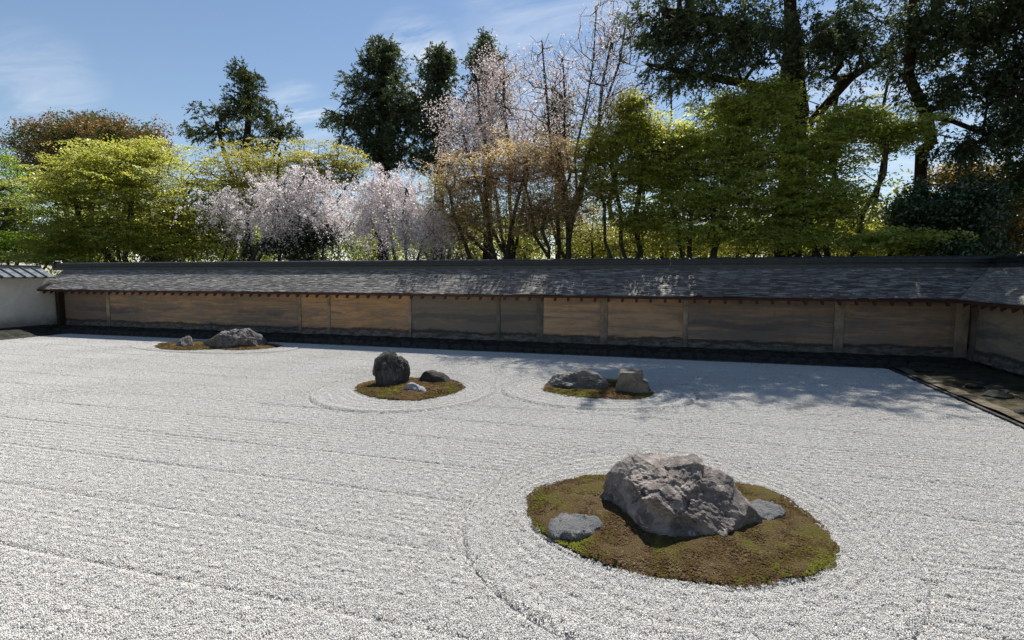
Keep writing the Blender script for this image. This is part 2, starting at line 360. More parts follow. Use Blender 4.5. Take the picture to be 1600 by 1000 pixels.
# ------------------------------------------------------------------ ground sheets
def grid_mesh(name, xs, ys, zf, smooth=True):
    X, Y = np.meshgrid(xs, ys); Z = zf(X, Y); nx, ny = len(xs), len(ys)
    v = np.stack([X.ravel(), Y.ravel(), Z.ravel()], 1)
    i = np.arange(nx*ny).reshape(ny, nx)
    f = np.stack([i[:-1, :-1].ravel(), i[:-1, 1:].ravel(), i[1:, 1:].ravel(), i[1:, :-1].ravel()], 1)
    return mesh_np(name, v, f, smooth)
xs = np.concatenate([np.linspace(-900, -60, 8), np.linspace(-55, 40, 60), np.linspace(60, 900, 8)])
ys = np.concatenate([np.linspace(-300, -25, 5), np.linspace(-20, 70, 50), np.linspace(90, 1500, 10)])
g = obj('ground', grid_mesh('ground', xs, ys, lambda x, y: -0.09+np.where(y > 16, np.minimum((y-16)*.012, .35), 0)), GROUND); tag(g, kind='structure')
bed = obj('gravel_bed', grid_mesh('gravel_bed', np.arange(GX0, GX1+.05, .15), np.arange(GY0, GY1+.02, .03), lambda x, y: np.minimum(np.minimum(np.minimum(gheight(x-.1, y), gheight(x+.1, y)), gheight(x, y)), np.minimum(gheight(x-.05, y+.03), gheight(x+.05, y-.03)))-.012), GRV)
tag(bed, kind='structure')

# ------------------------------------------------------------------ raked gravel, real pebbles in small clusters
def point_cloud(name, co, rot, sc, extra=None):
    me = bpy.data.meshes.new(name); me.vertices.add(len(co)); me.vertices.foreach_set('co', co.astype(np.float32).ravel())
    a = me.attributes.new('rot', 'FLOAT_VECTOR', 'POINT'); a.data.foreach_set('vector', rot.astype(np.float32).ravel())
    a = me.attributes.new('sca', 'FLOAT_VECTOR', 'POINT'); a.data.foreach_set('vector', sc.astype(np.float32).ravel())
    if extra is not None:
        a = me.attributes.new('tint', 'FLOAT', 'POINT'); a.data.foreach_set('value', extra.astype(np.float32))
    me.update(); return me
def gn_scatter(o, makers, mat, seed=1):
    t = bpy.data.node_groups.new('scatter', 'GeometryNodeTree')
    t.interface.new_socket('Geometry', in_out='INPUT', socket_type='NodeSocketGeometry')
    t.interface.new_socket('Geometry', in_out='OUTPUT', socket_type='NodeSocketGeometry')
    n = t.nodes.new; l = t.links.new
    gi = n('NodeGroupInput'); go = n('NodeGroupOutput')
    g2i = n('GeometryNodeGeometryToInstance')
    for mk in makers:
        sm = n('GeometryNodeSetMaterial'); sm.inputs['Material'].default_value = mat
        l(mk(t), sm.inputs[0]); l(sm.outputs[0], g2i.inputs[0])
    iop = n('GeometryNodeInstanceOnPoints'); l(gi.outputs[0], iop.inputs['Points']); l(g2i.outputs[0], iop.inputs['Instance'])
    iop.inputs['Pick Instance'].default_value = True
    rv = n('FunctionNodeRandomValue'); rv.data_type = 'INT'; rv.inputs['Seed'].default_value = seed
    rv.inputs[4].default_value = 0; rv.inputs[5].default_value = len(makers)-1
    l(rv.outputs[2], iop.inputs['Instance Index'])
    for nm, sock in (('rot', 'Rotation'), ('sca', 'Scale')):
        na = n('GeometryNodeInputNamedAttribute'); na.data_type = 'FLOAT_VECTOR'; na.inputs[0].default_value = nm
        l(na.outputs[0], iop.inputs[sock])
    l(iop.outputs[0], go.inputs[0])
    md = o.modifiers.new('scatter', 'NODES'); md.node_group = t
def cluster_maker(seed, n, rad, size, z0=0.0):
    def mk(t):
        r = random.Random(seed); j = t.nodes.new('GeometryNodeJoinGeometry')
        for i in range(n):
            a = i*2.39996+r.uniform(-.3, .3); d = rad*math.sqrt((i+.5)/n)
            s = t.nodes.new('GeometryNodeMeshIcoSphere'); s.inputs['Radius'].default_value = size*r.uniform(.7, 1.35)
            s.inputs['Subdivisions'].default_value = 1
            x = t.nodes.new('GeometryNodeTransform'); t.links.new(s.outputs[0], x.inputs[0])
            x.inputs['Translation'].default_value = (d*math.cos(a), d*math.sin(a), z0+size*r.uniform(-.35, .45))
            x.inputs['Rotation'].default_value = tuple(r.uniform(0, 6.28) for _ in range(3))
            x.inputs['Scale'].default_value = (r.uniform(.9, 1.5), r.uniform(.7, 1.1), r.uniform(.55, .9))
            t.links.new(x.outputs[0], j.inputs[0])
        return j.outputs[0]
    return mk
def pebble_points():
    st = 0.041
    X, Y = np.meshgrid(np.arange(GX0+.02, GX1-.01, st), np.arange(1.0, GY1-.01, st))
    X = X.ravel()+rng.uniform(-.012, .012, X.size); Y = Y.ravel()+rng.uniform(-.014, .014, Y.size)
    fw = X*_f[0]+Y*_f[1]; rt = X*_r[0]+Y*_r[1]
    keep = (fw > 1.2) & (np.abs(rt) < 1.25*fw+1.5)     # wider than the view, so a step aside still sees stones
    X, Y = X[keep], Y[keep]
    for k in ISL:
        t, rho, rin = isl_t(k, X, Y); m = rho > rin-.015; X, Y = X[m], Y[m]
    e = .01; Z = gheight(X, Y)
    gx = (gheight(X+e, Y)-gheight(X-e, Y))/(2*e); gy = (gheight(X, Y+e)-gheight(X, Y-e))/(2*e)
    rot = np.stack([np.arctan(gy)*.9, -np.arctan(gx)*.9, np.zeros_like(X)], 1)
    # spin about z as well: rotation is XYZ euler so spin goes first (z is applied last); keep tilt small and spin free on flat parts
    flat = (np.abs(gx)+np.abs(gy)) < .18
    rot[:, 2] = np.where(flat, rng.uniform(0, 6.28, len(X)), rng.uniform(-.3, .3, len(X)))
    sc = np.repeat(rng.uniform(.85, 1.15, len(X))[:, None], 3, 1)
    return np.stack([X, Y, Z], 1), rot, sc
co, ro, sc = pebble_points()
print('gravel clusters', len(co))
pg = obj('gravel', point_cloud('gravel', co, ro, sc))
pg.data.materials.append(PEB)
gn_scatter(pg, [cluster_maker(s, 18, .028, .0052) for s in (11, 22, 33, 44, 55)], PEB)
tag(pg, 'white and grey granite gravel raked in lines and rings over the garden', 'gravel', kind='stuff')

# ------------------------------------------------------------------ moss islands
def moss_island(key, name, label, mat, h, tufts, tsize):
    c, A, Rr = POL[key]
    na, nr = 120, 26
    vs = []; tf = []
    for j in range(nr+1):
        f = (j/nr)**.8
        for i in range(na):
            th = 2*np.pi*i/na; r = np.interp((th+np.pi) % (2*np.pi)-np.pi, A, Rr)*(1+.03*noise.noise((math.cos(th)*4, math.sin(th)*4, c[0]))+.03*noise.noise((math.cos(th)*13, math.sin(th)*13, c[1])))
            x = c[0]+r*f*math.cos(th); y = c[1]+r*f*math.sin(th)
            z = h*(1-f**3.2)+.018+.016*noise.noise((x*3, y*3, 1.7))*2+.012*noise.noise((x*7, y*7, 4))+.006*noise.noise((x*14, y*14, 3))
            if f > .999: z = -.03
            vs.append((x, y, z))
    fc = []
    for j in range(nr):
        for i in range(na):
            a = j*na+i; b = j*na+(i+1) % na; fc.append((a, b, b+na, a+na))
    me = mesh_np(name, np.array(vs), np.array(fc), True)
    root = empty(name, (c[0], c[1], 0)); me.transform(Matrix.Translation((-c[0], -c[1], 0)))
    o = obj('moss_mound', me, mat, root)
    tag(root, label, 'moss island', 'moss islands set in the raked gravel')
    th = rng.uniform(-np.pi, np.pi, tufts); f = np.sqrt(rng.uniform(0, 1, tufts))*1.012*(1+.02*np.sin(th*9)*np.sin(th*17+2))
    r = np.interp(th, A, Rr); x = r*f*np.cos(th); y = r*f*np.sin(th)
    z = np.array([h*(1-ff**3.2)+.018+.024*noise.noise(((a+c[0])*3, (b+c[1])*3, 1.7)) for a, b, ff in zip(x, y, f)])
    tint = np.array([.47+.55*noise.noise((a*2.3+c[0], b*2.3, 5))+.32*noise.noise((a*9, b*9+c[1], 8)) for a, b in zip(x, y)])
    keep = rng.uniform(0, 1, tufts) < np.clip(.35+(tint-.3)*2.2, .15, 1)
    x, y, z, tint, f = x[keep], y[keep], z[keep], tint[keep], f[keep]
    s = tsize*rng.uniform(.5, 1.5, len(x)); sc_ = np.stack([s, s, s*rng.uniform(.5, 1.1, len(x))], 1)
    ro_ = np.stack([rng.uniform(-.4, .4, len(x)), rng.uniform(-.4, .4, len(x)), rng.uniform(0, 6.28, len(x))], 1)
    t = obj('moss_tufts', point_cloud('moss_tufts', np.stack([x, y, z], 1), ro_, sc_, tint), None, root)
    t.data.materials.append(TUFT); t['kind'] = 'stuff'
    gn_scatter(t, [cluster_maker(s_, 7, .9, .42, .15) for s_ in (3, 4, 5)], TUFT)
    return root
moss_island('near', 'moss_island', 'largest oval island of brown and green moss, nearest of all, under the big rugged boulder', MOSS, .055, 44000, .0062)
moss_island('stand', 'moss_island', 'round rusty moss island carrying the dark upright stone and two low stones', MOSSW, .05, 6000, .014)
moss_island('pair', 'moss_island', 'narrow green moss island under the layered boulder and the square block stone', MOSSW, .04, 4000, .014)
moss_island('far', 'moss_island', 'long flat moss island farthest away near the left end of the earthen wall', MOSSW, .04, 5000, .018)

# ------------------------------------------------------------------ rocks
def vplane(px, py, P0):                       # photo point on the upright plane through P0 facing the eye
    n = Vector((P0[0], P0[1], 0)).normalized(); d = ray(px, py)
    t = (P0[0]*n[0]+P0[1]*n[1])/(d[0]*n[0]+d[1]*n[1]); return Vector((d[0]*t, d[1]*t, EYE+d[2]*t))
def ico(sub):
    bm = bmesh.new(); bmesh.ops.create_icosphere(bm, subdivisions=sub, radius=1.0)
    v = [p.co.copy() for p in bm.verts]; f = [[q.index for q in p.verts] for p in bm.faces]; bm.free(); return v, f
ICO = {5: ico(5), 6: ico(6), 7: None}
def facets(p, sc, seed):
    d, pts = noise.voronoi((p[0]*sc+seed, p[1]*sc, p[2]*sc))
    c = pts[0]; h = noise.cell_vector(c*3.17)
    q = Vector((p[0]*sc+seed, p[1]*sc, p[2]*sc))-c
    return (q.dot(h-Vector((.5, .5, .5)))*1.3+(h[0]-.5)*.4), d[1]-d[0]
def rock(outline, base_px, depth, mat, label, sub=5, pw=.75, back=None, strata=None, amp=.05, fs=5.0, famp=.05, group=None, seed=0, lean=0, feat=None, skew=0, ztop=None, cuts=12):
    P0 = at(*base_px)
    pts = [vplane(px, py, P0) for px, py in outline]
    n = Vector((P0[0], P0[1], 0)).normalized(); rt = Vector((n[1], -n[0], 0))
    cz = (max(p.z for p in pts)+min(p.z for p in pts))/2
    us = [(p-P0).dot(rt) for p in pts]; cu = (max(us)+min(us))/2
    a = np.array([math.atan2(p.z-cz, u-cu) for p, u in zip(pts, us)]); r = np.array([math.hypot(p.z-cz, u-cu) for p, u in zip(pts, us)])
    o = np.argsort(a); A = np.concatenate([a[o]-2*np.pi, a[o], a[o]+2*np.pi]); Rr = np.tile(r[o], 3)
    size = max(r)
    vs, fs_ = ICO[sub]; outv = []; base = []; aux = []
    for v in vs:
        th = math.atan2(v.z, v.x); lat = v.y            # v.y: away from the eye
        c = math.sqrt(max(0, 1-lat*lat)); cp = c**pw; sp = math.copysign(abs(lat)**(pw if pw < 1 else 1), lat)
        rr = float(np.interp(th, A, Rr))*cp
        u = cu+rr*math.cos(th); z = cz+rr*math.sin(th); dd = sp*depth+lean*(z-cz)+skew*(u-cu)
        if ztop and z > ztop: z = ztop+(z-ztop)*.08
        base.append((u-cu, dd, z-cz)); aux.append((rr/size*math.cos(th)*c, lat*.9, rr/size*math.sin(th)*c, lat))
    B = np.array(base); B0 = B.copy(); rg = np.random.default_rng(int(seed*10)+1)
    for _ in range(cuts):                               # broad fracture planes
        nn = rg.normal(size=3)*.62; nn[1] = -1.0 if rg.uniform() < .8 else 1.0; nn[2] += .25; nn /= np.linalg.norm(nn)
        d_ = B@nn; h_ = d_.max()*rg.uniform(.70, .90); over = d_ > h_
        B[over] -= np.outer((d_[over]-h_)*.88, nn)
    for k_ in (0, 1, 2):                                   # keep the measured width and height
        hi = B[:, k_] > 0; lo = ~hi; B[hi, k_] *= B0[:, k_].max()/B[:, k_].max()
        if k_ < 2: B[lo, k_] *= B0[:, k_].min()/B[:, k_].min()
    for (u_, dd, z_), (ex, ey, ez, lat) in zip(B, aux):
        u = cu+u_; z = cz+z_; p = Vector((u, dd, z))
        q = Vector((p.x*strata[0], p.y*strata[1], p.z*strata[2])) if strata else p*1.0
        q = q*(1.0/size)
        e = Vector((ex, ey, ez)); e.normalize()
        ff, edge = facets(q, fs, seed)
        d1 = noise.noise(q*2.1+Vector((seed, 0, 0)))*amp*1.6
        d2 = (noise.ridged_multi_fractal(q*3.2+Vector((0, seed, 0)), .9, 2.1, 5, .9, 2.0)-1.1)*amp*.28
        d3 = noise.fractal(q*11+Vector((seed, 0, 0)), .55, 2.0, 5)*amp*.34+(noise.ridged_multi_fractal(q*11+Vector((0, seed, 0)), .8, 2.1, 4, .9, 2.0)-1.0)*amp*.16
        f2, e2 = facets(q*1.0+Vector((5, 2, 7)), fs*2.9, seed*1.7)
        ff = ff+f2*.30; edge = min(edge, e2*.8+.05)
        crack = -max(0, .06-edge)*famp*2.0
        disp = (d1+d2+d3+ff*famp+crack)*size
        if feat: disp += feat((u-cu)/size, dd/size, (z-cz)/size)*size
        p = p+e*disp*(.35+.65*min(1, abs(lat)*1.5+.25))
        outv.append((p.x, p.y, p.z))
    V = np.array(outv)
    W = np.stack([V[:, 0]*rt[0]+V[:, 1]*n[0], V[:, 0]*rt[1]+V[:, 1]*n[1], V[:, 2]], 1)
    me = mesh_np('garden_rock', W, np.array(fs_), False)
    ob = obj('garden_rock', me, mat); ob.location = (P0[0], P0[1], 0)
    tag(ob, label, 'rock', group or 'rocks of the dry garden'); return ob
def flat_rock(poly_px, h, mat, label, seed=1, z0=.05):
    pl = np.array([at(px, py, z0)[:2] for px, py in poly_px]); c = pl.mean(0); A, Rr = polar(pl, c)
    vs, fs_ = ICO[5]; outv = []; size = Rr.max()
    for v in vs:
        th = math.atan2(v.y, v.x); c_ = math.sqrt(max(0, 1-v.z**2)); r = float(np.interp(th, A, Rr))*c_**.45
        z = math.copysign(abs(v.z)**.6, v.z)*h
        p = Vector((r*math.cos(th), r*math.sin(th), z)); q = p/size
        ff, edge = facets(Vector((q.x, q.y, q.z*.5)), 2.6, seed)
        z += (ff*.75+noise.fractal(q*6+Vector((seed, 0, 0)), .6, 2, 5)*.30-max(0, .08-edge)*2.5)*h
        k_ = 1+.10*noise.noise((q.x*2.5, q.y*2.5, seed))+.05*noise.noise((q.x*8, q.y*8, seed)); p.x *= k_; p.y *= k_
        z += q.x*.25*h
        outv.append((p.x, p.y, z+z0-h*.2))
    me = mesh_np('garden_rock', np.array(outv), np.array(fs_), True)
    ob = obj('garden_rock', me, mat); ob.location = (c[0], c[1], 0); tag(ob, label, 'rock', 'rocks of the dry garden'); return ob

RK_BIG = mat_rock('rugged_brown_grey_rock', (.035, .03, .029), (.165, .142, .13), (.46, .415, .38), (.37, .30, .245), 2.4, (1, 1, 1.3), (0, R(-28), 0), pale=.6)
RK_FLAT = mat_rock('blue_grey_flat_rock', (.07, .072, .076), (.135, .14, .145), (.24, .24, .235), (.17, .165, .155), 1.6, pale=.5)
RK_STAND = mat_rock('dark_upright_rock', (.022, .022, .021), (.06, .058, .054), (.17, .165, .155), (.095, .085, .06), 1.2, (1.5, 1.5, .42), pale=.45)
RK_DARK = mat_rock('smooth_dark_rock', (.028, .028, .027), (.055, .052, .048), (.10, .095, .085), (.08, .072, .05), 1.0, pale=.2)
RK_PALE = mat_rock('pale_blue_rock', (.07, .075, .08), (.22, .235, .25), (.42, .43, .44), (.3, .32, .34), 2.2, (1.6, 1, 1), (0, R(35), 0), pale=.8)
RK_LAY = mat_rock('layered_grey_rock', (.035, .035, .036), (.15, .148, .145), (.33, .32, .31), (.20, .15, .10), 1.3, (.6, .6, 2.4), (0, R(8), 0), pale=.6)
RK_SQ = mat_rock('lichened_block', (.04, .038, .032), (.13, .12, .10), (.28, .26, .22), (.17, .165, .10), 1.6, pale=.6)
RK_FAR = mat_rock('mottled_purple_grey_rock', (.04, .037, .038), (.125, .115, .115), (.27, .25, .245), (.17, .15, .14), 1.3, pale=.6)

def feat_big(u, d, z):                        # lower lip that juts out on the right, hollow above it, undercut on the left
    o = 0
    if d < .3:
        line = -.10-.28*(u+.1)                # the ledge falls to the right
        o += .10*math.exp(-((z-line+.13)/.10)**2)*(1/(1+math.exp(-(u+.45)*10)))
        o -= .10*math.exp(-((z-line-.08)/.09)**2)*math.exp(-((u+.05)/.5)**2)
        under = -.30-.05*u
        if z < under: o -= min(.32, (under-z)*1.8)*(1/(1+math.exp((u-.10)*9)))
    return o
rock([(930,778),(940,764),(950,750),(966,737),(986,726),(1000,720),(1020,724),(1044,727),(1072,724),(1080,721),(1090,728),(1100,740),(1116,741),(1138,752),(1150,770),(1168,788),(1186,812),(1188,822),(1176,828),(1156,840),(1134,846),(1108,845),(1080,832),(1052,826),(1024,824),(1000,820),(972,823),(950,806),(938,790)],
     (1068,819), .36, RK_BIG, 'biggest boulder, rugged brown and grey, on the nearest moss island', sub=6, pw=.72, amp=.055, fs=2.4, famp=.10, cuts=20, seed=3.3, lean=.22, skew=-.08, feat=feat_big, strata=(1.0, 1.0, 1.25))
flat_rock([(857,827),(860,814),(876,806),(905,808),(932,812),(942,817),(932,828),(921,837),(890,840),(866,838)], .045, RK_FLAT, 'flat grey slab lying in the moss left of the biggest boulder', 2)
flat_rock([(1150,797),(1160,787),(1190,786),(1214,792),(1226,801),(1217,810),(1196,814),(1172,811)], .045, RK_FLAT, 'flat blue grey slab half behind the right end of the biggest boulder', 7)
rock([(583,575),(585,567),(587,561),(594,556),(602,551),(609.5,547.5),(615,548),(620,556),(627.5,557),(634,562),(639,569),(640.5,577),(639,588),(636,597),(632,604),(623,609),(608,611),(594,608),(588,600),(587,587),(583,584)],
     (612,603), .24, RK_STAND, 'tall dark upright stone with a pointed top and vertical furrows', sub=6, pw=.62, amp=.07, fs=3.4, famp=.09, seed=8.1, strata=(2.2, 2.2, .55))
rock([(652,597),(655,589),(661,582),(672,579.5),(684,581.5),(695,585.5),(703,593),(710,599),(713,604),(695,605),(672,602)],
     (682,599.5), .16, RK_DARK, 'smooth dark low stone behind the right side of the rusty moss island', amp=.035, fs=2.2, famp=.04, seed=1.4, pw=.85)
rock([(632,613),(632,605),(638,600),(649,599.5),(656,604.5),(664,608.5),(669,614),(659,620),(647,622),(637,620)],
     (650,615), .13, RK_PALE, 'small pale blue grey stone in front of the dark upright stone', amp=.06, fs=3, famp=.07, seed=4.9)
rock([(852,605),(856,596),(870,587.5),(886,583),(898,581),(920,580.5),(939,585),(948,596),(956,604),(952,612),(931,619),(912,619),(894,615),(875,614),(857,609)],
     (904,607), .30, RK_LAY, 'low pale boulder with folded layers, left of the square block stone', sub=6, pw=.75, amp=.075, fs=3.2, famp=.10, seed=6.6, strata=(.8, .8, 2.6))
# square block: a squarish stepped stone
rock([(968,581),(969,579.2),(985,578.6),(1002,578.6),(1003.5,580),(1004.5,592),(1005,594.5),(1011,596),(1012.5,598),(1012.5,612),(1012,621),(990,622),(962,621),(960,616),(962,606),(965,596)],
     (986,613), .20, RK_SQ, 'square topped grey block stone with a low step on its right', sub=6, pw=.17, amp=.012, fs=1.6, famp=.02, seed=2.2, ztop=.37, cuts=0)
rock([(275,544),(278,535),(284,530),(289,527),(296,524.5),(300,530),(301,536),(304,541),(303,547),(285,548)],
     (290,543), .20, RK_FAR, 'small knobbly grey stone at the left end of the farthest moss island', amp=.08, fs=3, famp=.09, seed=5.2)
rock([(320,537),(332,528),(343,522),(360,518.5),(375,515),(390,514),(398,518),(405,523),(414.5,530),(422,541),(420,549),(382,551),(345,547),(325,543)],
     (375,542), .42, RK_FAR, 'large sloping mottled grey boulder on the farthest moss island', sub=6, amp=.075, fs=3.6, famp=.10, seed=9.4, strata=(1.6, 1.6, .9))

# ------------------------------------------------------------------ walls
WF = 13.75                                    # face of the back wall
EY, EZ = 13.20, 1.47                          # eave
RY, RZ = 14.12, 2.15                          # where the shingles meet the ridge
XL, XR = -20.90, 6.05
back = empty('earthen_wall', (-7.5, 14.05, 0))
tag(back, 'long brown earthen wall with a bark shingle roof closing the garden behind', 'wall')
rightw = empty('earthen_wall', (6.45, 9, 0))
tag(rightw, 'short stretch of stained earthen wall coming forward at the right edge', 'wall')
whitew = empty('plaster_wall', (-21.2, 9, 0))
tag(whitew, 'pale plastered wall with a grey tile roof at the left edge', 'wall')
def put(o, parent):                           # parent while keeping world placement
    o.parent = parent; o.matrix_parent_inverse = Matrix.Translation(-Vector(parent.location)); return o
def cput(mb, name, mat, parent, **k): return put(mb.build(name, mat, None, **k), parent)

def lumpy_panel(x0, x1, z0, z1, y, mat, parent, name='wall_panel', axis=0, amp=.012, seed=0, th=.28):
    """clay slab with an uneven front; axis 0 runs along x facing -y, axis 1 runs along y facing -x"""
    nx = max(2, int((x1-x0)/.09)); nz = max(3, int((z1-z0)/.09)); vs = []
    for j in range(nz+1):
        for i in range(nx+1):
            a = x0+(x1-x0)*i/nx; z = z0+(z1-z0)*j/nz
            d = amp*noise.noise((a*1.1+seed, z*2.2, seed))+amp*.5*noise.noise((a*5, z*9, seed+3))
            if z < .52: d += .02*(.52-z)/.25*(1+noise.noise((a*4, z*6, 2)))*-1
            if i in (0, nx): d += .015
            vs.append((a, y+d, z) if axis == 0 else (y+d, a, z))
    n = nx+1; fc = [(j*n+i, j*n+i+1, (j+1)*n+i+1, (j+1)*n+i) for j in range(nz) for i in range(nx)]
    b = len(vs)
    for (i, j) in ((0, 0), (nx, 0), (nx, nz), (0, nz)):
        q = vs[j*n+i]; vs.append((q[0], y+th, q[2]) if axis == 0 else (y+th, q[1], q[2]))
    bot = [i for i in range(nx+1)]; top = [nz*n+i for i in range(nx+1)]
    fc += [tuple(bot[::-1]+[b, b+1])]; fc += [tuple(top+[b+2, b+3])]
    fc += [tuple([j*n for j in range(nz+1)]+[b+3, b])]; fc += [tuple([j*n+nx for j in range(nz, -1, -1)]+[b+1, b+2])]
    fc += [(b, b+3, b+2, b+1)]
    me = bpy.data.meshes.new(name); me.from_pydata(vs, [], fc); me.update()
    o = obj(name, me, mat); return put(o, parent)

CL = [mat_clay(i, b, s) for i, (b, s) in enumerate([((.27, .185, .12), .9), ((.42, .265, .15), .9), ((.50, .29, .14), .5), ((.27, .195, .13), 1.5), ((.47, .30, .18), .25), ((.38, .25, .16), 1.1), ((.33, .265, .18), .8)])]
piers = [(-20.55, .16), (-18.42, .14), (-10.73, .10), (-9.72, .10), (-7.06, .08), (-4.45, .09), (-3.31, .17), (-1.65, .18), (.32, .11), (3.61, .20), (5.93, .24)]
pmat = [0, 1, 2, 2, 3, 3, 4, 4, 5, 5]
for i in range(len(piers)-1):
    a = piers[i][0]+piers[i][1]/2+.004; b = piers[i+1][0]-piers[i+1][1]/2-.004
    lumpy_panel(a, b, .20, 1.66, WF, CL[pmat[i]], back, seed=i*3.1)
for i, (x, wd) in enumerate(piers):
    if i == 0: continue
    o = lumpy_panel(x-wd/2, x+wd/2, .18, 1.64, WF-.022, PILD if i in (5, 6) else PILL, back, name='pier', seed=i*5.3+1, amp=.02)
    if i in (5, 6): o['label'] = 'dark grey plastered pier'
lumpy_panel(XL+.01, -20.63, .20, 1.66, WF, CL[0], back, seed=77)
# wooden post at the left end
mb = MB(); mb.box(-20.62, -20.46, 13.56, 13.72, .10, 1.50); o = cput(mb, 'end_post', WOODD, back, bevel=.008); o['label'] = 'dark wooden corner post'
# core behind the panels and the plate beam on top
mb = MB(); mb.box(XL+.05, 6.9, WF+.29, 14.34, 0.0, 1.70); cput(mb, 'wall_core', CL[0], back)
mb = MB(); mb.box(XL+.05, 6.1, WF-.05, WF+.10, 1.66, 1.80); cput(mb, 'wall_plate', WOODD, back)
# rafters
rm = MB()
rm.hexa([(-.03, 13.215, EZ-.145), (.03, 13.215, EZ-.145), (.03, 13.80, EZ+.30), (-.03, 13.80, EZ+.30), (-.03, 13.208, EZ-.064), (.03, 13.208, EZ-.064), (.03, 13.80, EZ+.37), (-.03, 13.80, EZ+.37)])
first = None; x = -20.62
while x < 5.55:
    if first is None:
        first = cput(rm, 'rafter', WOODR, back); o = first
    else:
        o = first.copy(); COL.objects.link(o); o.parent = back; o.matrix_parent_inverse = first.matrix_parent_inverse.copy()
    o.location = (x, 0, 0); x += .33
# eave board
mb = MB(); mb.hexa([(XL, 13.205, EZ-.062), (5.62, 13.205, EZ-.062), (5.66, 13.245, EZ-.052), (XL, 13.245, EZ-.052), (XL, 13.19, EZ-.012), (5.60, 13.19, EZ-.012), (5.65, 13.25, EZ+.02), (XL, 13.25, EZ+.02)])
cput(mb, 'eave_board', WOODR, back)
# roof deck under the shingles (boards), both slopes
mb = MB()
mb.hexa([(XL, EY+.02, EZ-.02), (5.63, EY+.02, EZ-.02), (6.54, RY+.02, RZ-.05), (XL, RY+.02, RZ-.05), (XL, EY+.01, EZ-.004), (5.62, EY+.01, EZ-.004), (6.53, RY, RZ-.02), (XL, RY, RZ-.02)])
cput(mb, 'roof_boards', WOODD, back)
mb = MB()
mb.hexa([(XL, 14.44, RZ-.05), (6.85, 14.44, RZ-.05), (7.7, 15.3, EZ-.02), (XL, 15.3, EZ-.02), (XL, 14.44, RZ), (6.85, 14.44, RZ), (7.7, 15.3, EZ+.03), (XL, 15.3, EZ+.03)])
cput(mb, 'back_roof_slope', SHING, back)
# shingle courses
def shingles(parent, along0, along1_fn, mapf, rnd, ncourse=38):
    V = []; F = []
    L_ = math.hypot(RY-EY, RZ-EZ); ty = (RY-EY)/L_; tz = (RZ-EZ)/L_
    for k in range(ncourse):
        s0 = L_*k/ncourse; s1 = L_*(k+1)/ncourse+.012
        lift = .012 if k else .03
        a = along0-rnd.uniform(0, .1) if False else along0
        end = along1_fn(EY+s0*ty)
        while a < end:
            wd = rnd.uniform(.07, .24); b = min(a+wd, end); j = rnd.uniform(-.006, .006) if k else rnd.uniform(-.003, .003); th = lift+rnd.uniform(-.004, .006)
            y0 = EY+(s0+j)*ty; z0 = EZ+(s0+j)*tz; y1 = EY+s1*ty; z1 = EZ+s1*tz
            nY, nZ = -tz, ty
            sag = .012*noise.noise((a*.45, k*.08, 0))
            n = len(V)
            for (aa, yy, zz, hh) in ((a, y0, z0, 0), (b-.002, y0, z0, 0), (b-.002, y0, z0, th), (a, y0, z0, th), (a, y1, z1, .002), (b-.002, y1, z1, .002)):
                V.append(mapf(aa, yy+nY*hh, zz+nZ*hh+sag))
            F += [(n, n+1, n+2, n+3), (n+3, n+2, n+5, n+4), (n+1, n+5, n+2, n+2), (n, n+3, n+4, n+4)]
            a = b
    F = [tuple(dict.fromkeys(f)) for f in F]
    me = bpy.data.meshes.new('shingles'); me.from_pydata(V, [], F); me.update()
    o = obj('shingles', me, SHING); o['kind'] = 'stuff'; put(o, parent); return o
rnd = random.Random(4)
shingles(back, XL, lambda y: 5.60+(y-EY), lambda a, y, z: (a, y, z), rnd)
# ridge: stacked flat tiles with a rounded cap
def ridge(parent, a0, a1, mapf, z0, mat, scale=1.0, rnd=rnd):
    prof = [(.19, 0.0, .085), (.12, .088, .125), (.195, .128, .142), (.12, .145, .190), (.175, .192, .206)]
    for i, (hw, za, zb) in enumerate(prof):
        mb = MB(); a = a0
        while a < a1-.05:
            b = min(a+.31, a1); j = rnd.uniform(-.003, .003)
            c = [mapf(p[0], p[1], z0+p[2]) for p in ((a, -hw*scale+j, za*scale), (b-.004, -hw*scale+j, za*scale), (b-.004, hw*scale, za*scale), (a, hw*scale, za*scale), (a, -hw*scale+j, zb*scale), (b-.004, -hw*scale+j, zb*scale), (b-.004, hw*scale, zb*scale), (a, hw*scale, zb*scale))]
            mb.hexa(c); a = b
        cput(mb, 'ridge_course', mat, parent)
    mb = MB(); a = a0
    while a < a1-.05:
        b = min(a+.36, a1); n = len(mb.v)
        for (aa, rr) in ((a, .100), (b-.03, .092), (b-.03, .106), (b, .106)):
            for q in range(7):
                an = math.pi*q/6; mb.v.append(mapf(aa, -math.cos(an)*rr*scale, z0+(.205+math.sin(an)*rr*.62)*scale))
        for s in range(3):
            for q in range(6):
                i0 = n+s*7+q; mb.f.append((i0, i0+1, i0+8, i0+7))
        a = b
    cput(mb, 'ridge_cap', mat, parent, smooth=False)
ridge(back, XL-.55, 6.86, lambda a, d, z: (a, 14.28+d, z), RZ-.02, RIDGE, 1.03)
mb = MB(); mb.box(XL-.62, XL-.53, 14.11, 14.45, RZ+.0, RZ+.27); mb.box(XL-.64, XL-.50, 14.16, 14.40, RZ+.27, RZ+.32)
cput(mb, 'ridge_end_tile', RIDGE, back, bevel=.015)
